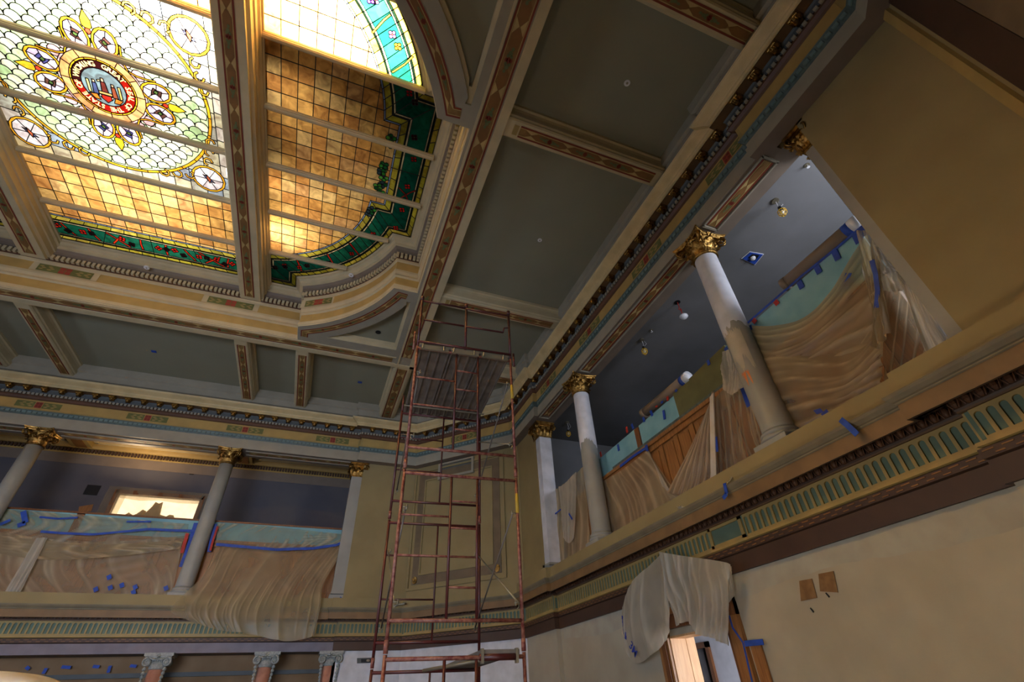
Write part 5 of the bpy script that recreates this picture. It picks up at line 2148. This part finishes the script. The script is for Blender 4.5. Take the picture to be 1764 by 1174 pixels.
tape('blue tape down the corner pilaster side', [(940, 860), (946, 910), (953, 968)], ('x', 6.2), .05, group=G1)
tape('blue-grey tape slanting over the film at the corner end', [(945, 892), (960, 882), (972, 872)], ('x', 6.2), .04, group=G1)
# back gallery
tape('long blue tape across the left bay below the window', [(225, 914), (255, 911), (300, 913), (342, 914)], ('y', 17.2), .07, group=G2)
tape('long blue tape along the top of the biggest sheet', [(372, 937), (430, 942), (475, 946), (540, 944), (580, 938), (612, 924)], ('y', 17.15), .08, group=G2)
tape('blue tape line over the boards at the left edge', [(70, 915), (110, 918), (160, 920), (225, 914)], ('y', 17.2), .06, group=G2)
tape('short blue tape bar on the boards below the vent opening', [(68, 890), (100, 893), (134, 891)], ('y', 17.3), .05, group=G2)
tape('short blue tape bar on the boards below the window', [(218, 898), (260, 898)], ('y', 17.3), .05, group=G2)
tape('blue tape line along the foot of the left bay', [(30, 1029), (100, 1031), (200, 1034), (292, 1036)], ('y', 17.1), .08, group=G2)
tape('bright blue tape piece low on the left bay near the column', [(257, 1035), (286, 1036)], ('y', 17.0), .09, group=G2)
for i, (a, b) in enumerate([(165, 1014), (190, 1011), (188, 993), (210, 1007), (233, 1010), (230, 1019), (286, 1012)]):
    tape('small blue tape square low on the tan film, %s from the edge' % ('first', 'second', 'third', 'fourth', 'fifth', 'sixth', 'seventh')[i], [(a - 1, b - 3), (a + 1, b + 4)], ('y', 17.3), .1, group='small blue tape squares on the left bay')
tape('blue tape down the left side of the window column', [(338, 900), (330, 925), (322, 950), (312, 976)], ('y', 17.3), .12, group=G2)
tape('red tape down the left side of the window column', [(323, 918), (318, 935), (313, 952)], ('y', 17.25), .09, 'tape_red', group='red tape by the window column')
tape('blue tape down the right side of the window column', [(371, 902), (364, 930), (360, 950)], ('y', 17.3), .1, group=G2)
tape('red tape down the right side of the window column', [(375, 906), (367, 930), (362, 948)], ('y', 17.28), .06, 'tape_red', group='red tape by the window column')
tape('blue tape down the gallery pilaster beside the biggest sheet', [(600, 930), (598, 960), (591, 982)], ('y', 17.2), .1, group=G2)
tape('blue tape scribble at the foot of the gallery pilaster', [(556, 1036), (568, 1038), (580, 1040), (588, 1028)], ('y', 16.95), .07, group=G2)
tape('blue tape at the left edge of the boards', [(40, 880), (44, 900), (30, 905)], ('y', 17.3), .12, group=G2)
tape('blue tape streak at the left edge over film', [(0, 903), (18, 895)], ('y', 17.25), .08, group=G2)
for i, (a, b, c, d) in enumerate([(106, 1148, 122, 1149), (160, 1147, 171, 1148), (224, 1146, 235, 1147), (45, 1148, 50, 1152), (74, 1160, 80, 1150), (186, 1158, 190, 1146)]):
    tape('dark blue tape piece on the brown wall below the back gallery, %s' % ('widest one', 'middle dash', 'dash beside the pink column', 'leftmost blot', 'slanted piece by the rail', 'upright piece'), [(a, b), (c, d)], ('y', 17.88), .05, group='tape pieces under the back gallery') if False else tape('dark blue tape on the brown recess wall, ' + ('widest dash', 'middle dash', 'dash beside the pink column', 'blot by the draped cover', 'slanted piece on the rail', 'upright piece')[i], [(a, b), (c, d)], ('y', 17.88), .07, group='tape pieces under the back gallery')
tape('blue tape tab on the right casing of the doorway', [(1283, 1108), (1315, 1105)], ('x', 5.93), .07, group='tape on the doorway')
tape('long blue tape down the right casing of the doorway', [(1253, 1046), (1262, 1080), (1280, 1106), (1296, 1174)], ('x', 5.93), .03, group='tape on the doorway')

# dropped film label printed in blue: letters on the doorway cover
def text(label, s, loc, xdir, up, size, key, parent=None, name='lettering'):
    c = bpy.data.curves.new(name, 'FONT')
    c.body = s
    c.size = size
    c.extrude = .001
    c.offset = .006 * size
    tmp = bpy.data.objects.new('tmp', c)
    COL.objects.link(tmp)
    me = bpy.data.meshes.new_from_object(tmp.evaluated_get(bpy.context.evaluated_depsgraph_get()))
    bpy.data.objects.remove(tmp)
    me.materials.clear()
    me.materials.append(MATS[key])
    x = Vector(xdir).normalized()
    u = (Vector(up) - x * x.dot(Vector(up))).normalized()
    n = x.cross(u)
    T = Matrix(((x.x, u.x, n.x, loc[0]), (x.y, u.y, n.y, loc[1]), (x.z, u.z, n.z, loc[2]), (0, 0, 0, 1)))
    me.transform(T)
    o = link(name, me, parent)
    if label:
        o['label'] = label
    return o


mat('print_blue', (40, 60, 150), .5)
door_film = [o for o in bpy.data.objects if o.get('label', '').endswith('doorway, left half')][0]
a, b = atX(1083, 1112, 5.74), atX(1100, 1143, 5.74)
t3 = text(None, '3M', a, b - a, Vector((0, -.3, 1)), .2, 'print_blue')
t3.parent = door_film
a, b = atX(1074, 1062, 5.72), atX(1082, 1100, 5.74)
t4 = text(None, 'masking film', a, b - a, Vector((0, -.3, .4)), .11, 'print_blue') if False else None
m = MB()
for k in range(6):
    p = atX(1073 + k * .8, 1064 + k * 6.5, 5.76)
    m.obox(p, Vector((0, .035, .02)), Vector((0, .01, -.03)), Vector((.002, 0, 0)))
o = m.build('printed_bars', 'print_blue', None)
o.parent = door_film
m = MB()
for k, (a, b) in enumerate([(1410, 708), (1422, 712), (1430, 718), (1445, 713), (1456, 712), (1470, 708), (1482, 703)]):
    p = atX(a, b, 5.98)
    m.obox(p, Vector((0, .05, .01 * (-1) ** k)), Vector((0, .01, .035)), Vector((.003, 0, 0)))
swag = [o for o in bpy.data.objects if o.get('label', '').startswith('crumpled tan film')][0]
o = m.build('printed_marks', 'print_blue', None)
o.parent = swag

# ------------------------------------------------------------------ doorway
dr = empty('door_1', None, None, (6, 7.1, 0), kind='structure')
m = MB()
m.box((5.93, D1, 0), (6.0, D1 + .28, DT + .3))
m.build('casing', 'oak', dr)
MB().box((5.93, D0 - .3, 0), (6.0, D0 - .06, DT + .3)).build('casing', 'oak', dr)
MB().box((5.9, D1 + .05, 0), (5.93, D1 + .16, DT + .2)).build('casing_bead', 'oak_dark', dr)
MB().box((5.95, D0 - .06, 0), (6.0, D0 + .0, DT + .2)).build('casing_inner', 'oak_dark', dr)
MB().box((5.9, D0 - .3, DT + .1), (6.0, D1 + .3, DT + .34)).build('head', 'oak_dark', dr)
MB().box((5.88, D0 - .3, DT + .3), (6.0, D1 + .3, DT + .4)).build('head_cap', 'oak', dr)
MB().box((5.98, D1 - .02, 0), (6.32, D1 + .0, DT)).build('jamb', 'pine', dr)
MB().box((5.98, D0, DT - .03), (6.32, D1, DT)).build('jamb_head', 'pine', dr)
MB().box((6.3, D1 - .03, 0), (6.48, D1, DT)).build('jamb_extension', 'pine', dr)
m = MB()
m.box((7.94, 9.34, 0), (8.03, 9.44, 2.48)).box((7.94, 9.8, 0), (8.03, 9.92, 2.48)).box((7.94, 9.34, 2.38), (8.03, 9.92, 2.48))
d2 = empty('door_2', None, None, (9, 8.4, 0), kind='structure')
m.build('casing', 'oak_dark', d2)
tag(MB().box((5.96, 5.95, 0), (5.99, 6.14, 2.14)).build('oak_board', 'oak'), 'narrow oak board leaning on the white wall right of the doorway', 'board')

# ------------------------------------------------------------------ ceiling fittings
for lab, x, y, z, r, key in (('white round cover on the ceiling panel nearest the camera', 3.85, 2.88, 10.895, .06, 'white_plastic'), ('white round cover on the ceiling panel above the scaffold', 3.8, 6.95, 10.895, .055, 'white_plastic'), ('black round hole in the spandrel panel by the scaffold top', .48, 11.65, ZB + .215, .08, 'black')):
    root = empty('ceiling_cover', lab, 'fitting', (x, y, z))
    MB().lathe([(r, -.012), (r, 0)], (x, y, z), 18).build('disc', key, root)
    MB().lathe([(r * .35, -.022), (r * .4, -.012)], (x, y, z), 12).build('centre', 'greige' if key != 'black' else 'black', root)
for lab, px, py in (('small white sprinkler ring under the skylight rim, middle bay', 253, 460), ('small white sprinkler ring on the curved skylight rim', 605, 473)):
    p = atZ(px, py, 11.72)
    root = empty('sprinkler', lab, 'sprinkler', p, 'sprinklers on the skylight rim')
    MB().lathe([(.03, -.03), (.07, -.03), (.07, 0), (.03, 0)], tuple(p), 14).build('ring', 'white_plastic', root)
    MB().lathe([(.001, -.05), (.02, -.03), (.02, .0)], tuple(p), 8).build('head', 'zinc', root)
for lab, px, py in (('scrap of blue tape on the ceiling panel left of the scaffold', 620, 658), ('scrap of blue tape on the wide ceiling panel below the skylight', 265, 605)):
    p = atZ(px, py, 10.895)
    tag(MB().box(tuple(p + Vector((-.07, -.06, -.006))), tuple(p + Vector((.07, .06, 0)))).build('tape_scrap', 'tape_blue'), lab, 'tape')


# right gallery ceiling: caged lamps, dangling detector, taped opening
def caged_lamp(label, x, y, z, drop):
    root = empty('caged_lamp', label, 'lamp', (x, y, z), 'caged work lamps in the right gallery')
    MB().lathe([(.07, -.03), (.07, 0)], (x, y, z), 14).build('ceiling_plate', 'zinc', root)
    MB().tube([(x, y, z), (x + .05, y + .03, z - drop * .5), (x, y, z - drop)], .006, 5).build('cord', 'white_plastic', root)
    MB().tube([(x + .05, y, z), (x + .1, y - .04, z - drop * .6), (x + .01, y, z - drop)], .004, 5).build('cord', 'white_plastic', root)
    c = Vector((x, y, z - drop))
    MB().tube([c, c - Vector((0, 0, .09))], .035, 10).build('socket', 'black', root)
    b = MB().lathe([(.001, -.2), (.03, -.185), (.042, -.155), (.035, -.12), (.018, -.09)], tuple(c), 14).build('bulb', 'bulb', root, True)
    m = MB()
    for k in range(6):
        a = 2 * pi * k / 6
        m.tube([c + Vector((.035 * cos(a), .035 * sin(a), -.06)), c + Vector((.075 * cos(a), .075 * sin(a), -.12)), c + Vector((.075 * cos(a), .075 * sin(a), -.19)), c + Vector((.02 * cos(a), .02 * sin(a), -.25))], .006, 5)
    for r, dz in ((.077, -.12), (.077, -.18), (.03, -.245)):
        m.tube([c + Vector((r * cos(t), r * sin(t), dz)) for t in [2 * pi * k / 12 for k in range(13)]], .006, 5, cap=False)
    m.build('cage', 'yellow_plastic', root)
    return root


caged_lamp('yellow caged lamp hanging near the big yellow wall', 7.19, 3.31, 9.3, .22)
caged_lamp('yellow caged lamp hanging between the two right columns', 7.17, 8.04, 9.3, .24)
caged_lamp('tiny caged lamp at the dark far end of the right gallery', 7.3, 12.9, 9.3, .3)
root = empty('dangling_detector', 'white smoke detector dangling from a black hole on red wire', 'smoke detector', (7.17, 6.45, 9.3))
MB().lathe([(.075, -.012), (.075, 0)], (7.17, 6.45, 9.3), 14).build('hole', 'black', root)
MB().tube([(7.17, 6.45, 9.3), (7.2, 6.47, 9.15), (7.1, 6.42, 9.02), (7.16, 6.4, 8.98), (7.2, 6.45, 9.1), (7.22, 6.47, 8.98), (7.24, 6.48, 8.92)], .01, 6).build('red_wire', 'tape_red', root)
MB().lathe([(.02, 0), (.1, -.03), (.105, -.06), (.07, -.1), (.03, -.13), (.001, -.13)], (7.25, 6.48, 8.93), 18).build('detector', 'white_plastic', root, True)
q = [atZ(a, b, 9.29) for a, b in ((1279, 445), (1292, 434), (1314, 438), (1300, 455))]
root = empty('taped_opening', 'square ceiling opening lined with blue tape beside the nearest right column', 'opening', q[0])
cc = sum(q, Vector()) / 4
MB().prism(q, (0, 0, -.012)).build('blue_lining', 'tape_blue', root)
MB().prism([cc + (p - cc) * 1.12 for p in q], (0, 0, .006)).build('pale_rim', 'white_plastic', root)
MB().prism([cc + (p - cc) * .55 + Vector((0, -.03, -.014)) for p in q], (0, 0, -.004)).build('dark_hole', 'black', root)
MB().lathe([(.001, -.06), (.05, -.04), (.06, 0)], tuple(cc + Vector((0, 0, -.018))), 10).build('fitting', 'white_plastic', root)
for lab, px, py in (('small chrome sprinkler on the gallery ceiling by the yellow wall', 1390, 284), ('small sprinkler on the gallery ceiling between the right columns', 1122, 568)):
    p = atZ(px, py, 9.3)
    root = empty('sprinkler', lab, 'sprinkler', p, 'sprinklers in the right gallery')
    MB().lathe([(.05, -.012), (.05, 0)], tuple(p), 14).build('plate', 'zinc', root)
    MB().lathe([(.03, -.07), (.03, -.064), (.008, -.06), (.01, -.012)], tuple(p), 10).build('head', 'white_plastic', root)

# draped cover at the lower edge of the picture
root = empty('draped_cover', 'pale draped canvas cover at the lower left, out of focus', 'cover', (-4.4, 9.6, 0))
m = MB()
rows = []
for j in range(13):
    v = j / 12
    r = []
    for i in range(37):
        a = 2 * pi * i / 36
        R = .95 * sin(v * pi / 2) ** .8 * (1 + .03 * sin(a * 7))
        zz = 2.3 - .28 * (1 - cos(v * pi / 2)) if v < .8 else 2.3 - .28 * (1 - cos(.8 * pi / 2)) - (v - .8) * 5 * 2.0
        r.append((-4.15 + 1.3 * R * cos(a), 9.8 + .8 * R * sin(a), zz - .05))
    rows.append(r)
m.grid(rows).build('canvas', 'canvas', root, True)
MB().tube([(-4.15 + 1.27 * .97 * cos(2 * pi * i / 36), 9.8 + .78 * .97 * sin(2 * pi * i / 36), 1.93) for i in range(37)], .03, 6).build('hem', 'ochre', root)

# ------------------------------------------------------------------ scaffold tower
SA = radians(-4)
sc_ = empty('scaffold_tower', 'tall red tubular scaffold tower with worn paint under the skylight corner', 'scaffold', (.87, 5.95, 0), rz=SA)


def sub(parent, o):
    o.parent = parent
    return o


W, DP = 1.524, 2.13
BZ = [.08, 2.1, 4.13]
HF = 1.98
rnd = random.Random(2)


def tubes(m, segs, r):
    for a, b in segs:
        m.tube([a, b], r, 8)


def part(name, key, segs, r, parent=sc_, smooth=True):
    m = MB()
    tubes(m, segs, r)
    o = m.build(name, key, None, smooth)
    o.parent = parent
    return o


for lv, z0 in enumerate(BZ):
    zb, zt = z0 + .27, z0 + HF - .04
    for side, y in (('front', 0), ('back', DP)):
        key = 'scaf_worn' if (side == 'front' and lv != 9) else 'scaf_red'
        fr_ = part('frame', key, [((0, y, z0), (0, y, z0 + HF)), ((W, y, z0), (W, y, z0 + HF)), ((0, y, zt), (W, y, zt)), ((0, y, zb), (W, y, zb))], .021)
        if side == 'front':
            xa, xb = .41 * W, .64 * W
            part('ladder_rail', 'scaf_red', [((xa, y, zb), (xa, y, zt))], .017, fr_)
            part('ladder_rail', 'scaf_red', [((xb, y, zb), (xb, y, zt))], .017, fr_)
            h = zt - zb
            for k in (1, 2, 3, 4):
                z = zb + h * k / 5
                part('rung', 'scaf_worn', [((xa if k != 2 else 0, y, z), (xb, y, z))], .013, fr_)
            part('rung', 'scaf_worn', [((0, y, zb + h * .68), (xa, y, zb + h * .68))], .013, fr_)
        else:
            xa = .53 * W
            part('ladder_rail', 'scaf_red', [((xa, y, zb), (xa, y, zt))], .015, fr_)
            h = zt - zb
            for k in (.33, .7):
                part('rung', 'scaf_red', [((0, y, zb + h * k), (xa, y, zb + h * k))], .013, fr_)
        # coupling collars and brace pins
        for x in (0, W):
            m = MB()
            m.tube([(x, y, z0 - .03), (x, y, z0 + .09)], .026, 10)
            sub(fr_, m.build('coupling', 'scaf_worn', None, True))
            s = 1 if x == 0 else -1
            for z in (z0 + .45, z0 + 1.5):
                m = MB()
                m.tube([(x + s * .02, y, z), (x + s * .09, y, z)], .008, 6)
                m.tube([(x + s * .075, y, z - .03), (x + s * .075, y, z + .03)], .009, 6)
                m.tube([(x + s * .03, y, z + .0), (x + s * .04, y, z - .05), (x + s * .06, y, z - .06)], .006, 5)
                sub(fr_, m.build('brace_pin', 'zinc', None, True))
    # cross braces on both sides
    for x in (0, W):
        s = .04 if x == 0 else -.04
        part('cross_brace', 'zinc', [((x + s, 0, z0 + .45), (x + s, DP, z0 + 1.5))], .011)
        part('cross_brace', 'plank_grey', [((x + s * 1.6, 0, z0 + 1.5), (x + s * 1.6, DP, z0 + .45))], .011)
for x in (0, W):
    for y in (0, DP):
        m = MB()
        m.box((x - .07, y - .07, 0), (x + .07, y + .07, .01)).tube([(x, y, .01), (x, y, .12)], .016, 8)
        m.build('base_plate', 'zinc').parent = sc_
# upper deck: three planks with ribbed undersides and hooks
ZD = BZ[2] + HF
for k in range(3):
    x0 = .03 + k * .49
    m = MB()
    m.box((x0, -.03, ZD + .0), (x0 + .48, DP + .05, ZD + .03), 0)
    for j in range(4):
        m.box((x0 + .015 + j * .147, 0, ZD - .02), (x0 + .04 + j * .147, DP, ZD), 0)
    o = m.build('deck_plank', 'plank_grey')
    o.parent = sc_
    m = MB()
    m.box((x0 + .02, DP, ZD - .06), (x0 + .46, DP + .03, ZD + .02))
    m.build('hook_rail', 'zinc').parent = o
    m = MB()
    m.box((x0 + .02, -.035, ZD - .06), (x0 + .46, -.0, ZD + .02))
    for j in (0.05, .38):
        m.tube([(x0 + j, -.02, ZD - .01), (x0 + j, -.05, ZD + .02), (x0 + j, -.04, ZD - .05)], .012, 6)
    m.build('hook_rail', 'zinc').parent = o
m = MB()
for j in range(9):
    x = .12 + j * .16
    m.tube([(x, DP - .35, ZD - .05), (x + .03, DP, ZD - .03)], .009, 5)
m.tube([(0, DP - .34, ZD - .06), (W, DP - .34, ZD - .06)], .016, 6)
m.build('deck_ties', 'zinc').parent = sc_
# guard rails
GZ = ZD + 1.02
for nm, x, y in (('guard_post', 0, 0), ('guard_post', .5 * W, 0), ('guard_post', W, 0), ('guard_post', 0, .001 + DP * .0)):
    if y:
        continue
    o = part(nm, 'scaf_red', [((x, y, ZD), (x, y, GZ))], .021)
    m = MB()
    m.tube([(x, y, GZ - .05), (x, y, GZ + .03)], .03, 8)
    m.build('post_cap', 'scaf_red', None, True).parent = o
part('guard_rail', 'scaf_red', [((0, 0, GZ - .06), (.5 * W, 0, GZ - .06))], .018)
part('guard_rail', 'scaf_red', [((.05, 0, ZD + .55), (.48 * W, 0, ZD + .55))], .016)
part('guard_rail', 'scaf_red', [((.5 * W, -.03, GZ - .1), (W, -.03, GZ - .1))], .016)
part('guard_rail', 'scaf_red', [((.5 * W, -.03, ZD + .52), (W - .12, -.03, ZD + .52))], .016)
part('toe_bar', 'scaf_red', [((0, -.03, ZD + .07), (W, -.03, ZD + .07))], .02)
part('stub_post', 'scaf_worn', [((-.06, -.02, ZD - .1), (-.06, -.02, ZD + .25))], .018)
part('stub_post', 'scaf_red', [((W + .05, -.02, ZD - .15), (W + .05, -.02, ZD + .1))], .018)
for nm, x in (('stub_post', 0), ('stub_post', W)):
    part('stub_post', 'scaf_red', [((x, DP, ZD), (x, DP, ZD + .35))], .02)
m = MB()
m.tube([(W - .12, -.03, ZD + .52), (W - .1, -.03, ZD + .62), (W - .03, -.03, ZD + .64)], .014, 6)
m.build('rail_hook', 'scaf_red', None, True).parent = sc_
# low side plank on the first frame
o = MB().box((.66 * W + .02, -.02, BZ[0] + HF - .02), (W - .06, DP, BZ[0] + HF + .03)).build('side_plank', 'plank_grey')
o.parent = sc_
m = MB()
m.tube([(.66 * W, -.01, BZ[0] + HF - .04), (W - .08, -.01, BZ[0] + HF - .04)], .034, 10)
m.build('clamp_bar', 'scaf_red', None, True).parent = sc_
for x in (.67 * W, .93 * W):
    m = MB().box((x, -.045, BZ[0] + HF - .1), (x + .03, .02, BZ[0] + HF + .04))
    m.build('clamp', 'zinc').parent = sc_
part('side_bar', 'zinc', [((.38 * W, 1.2, BZ[0] + HF - .08), (.9 * W, .1, BZ[0] + HF - .02))], .02)
# yellow tape wrapped on the right leg
m = MB()
m.tube([(W, 0, 3.6), (W, 0, 3.86)], .0235, 10)
m.tube([(W, 0, 5.35), (W, 0, 5.6)], .0235, 10)
m.build('yellow_wrap', 'yellow_mark', None, True).parent = sc_
for c in sc_.children:
    c.matrix_parent_inverse = Matrix.Identity(4)
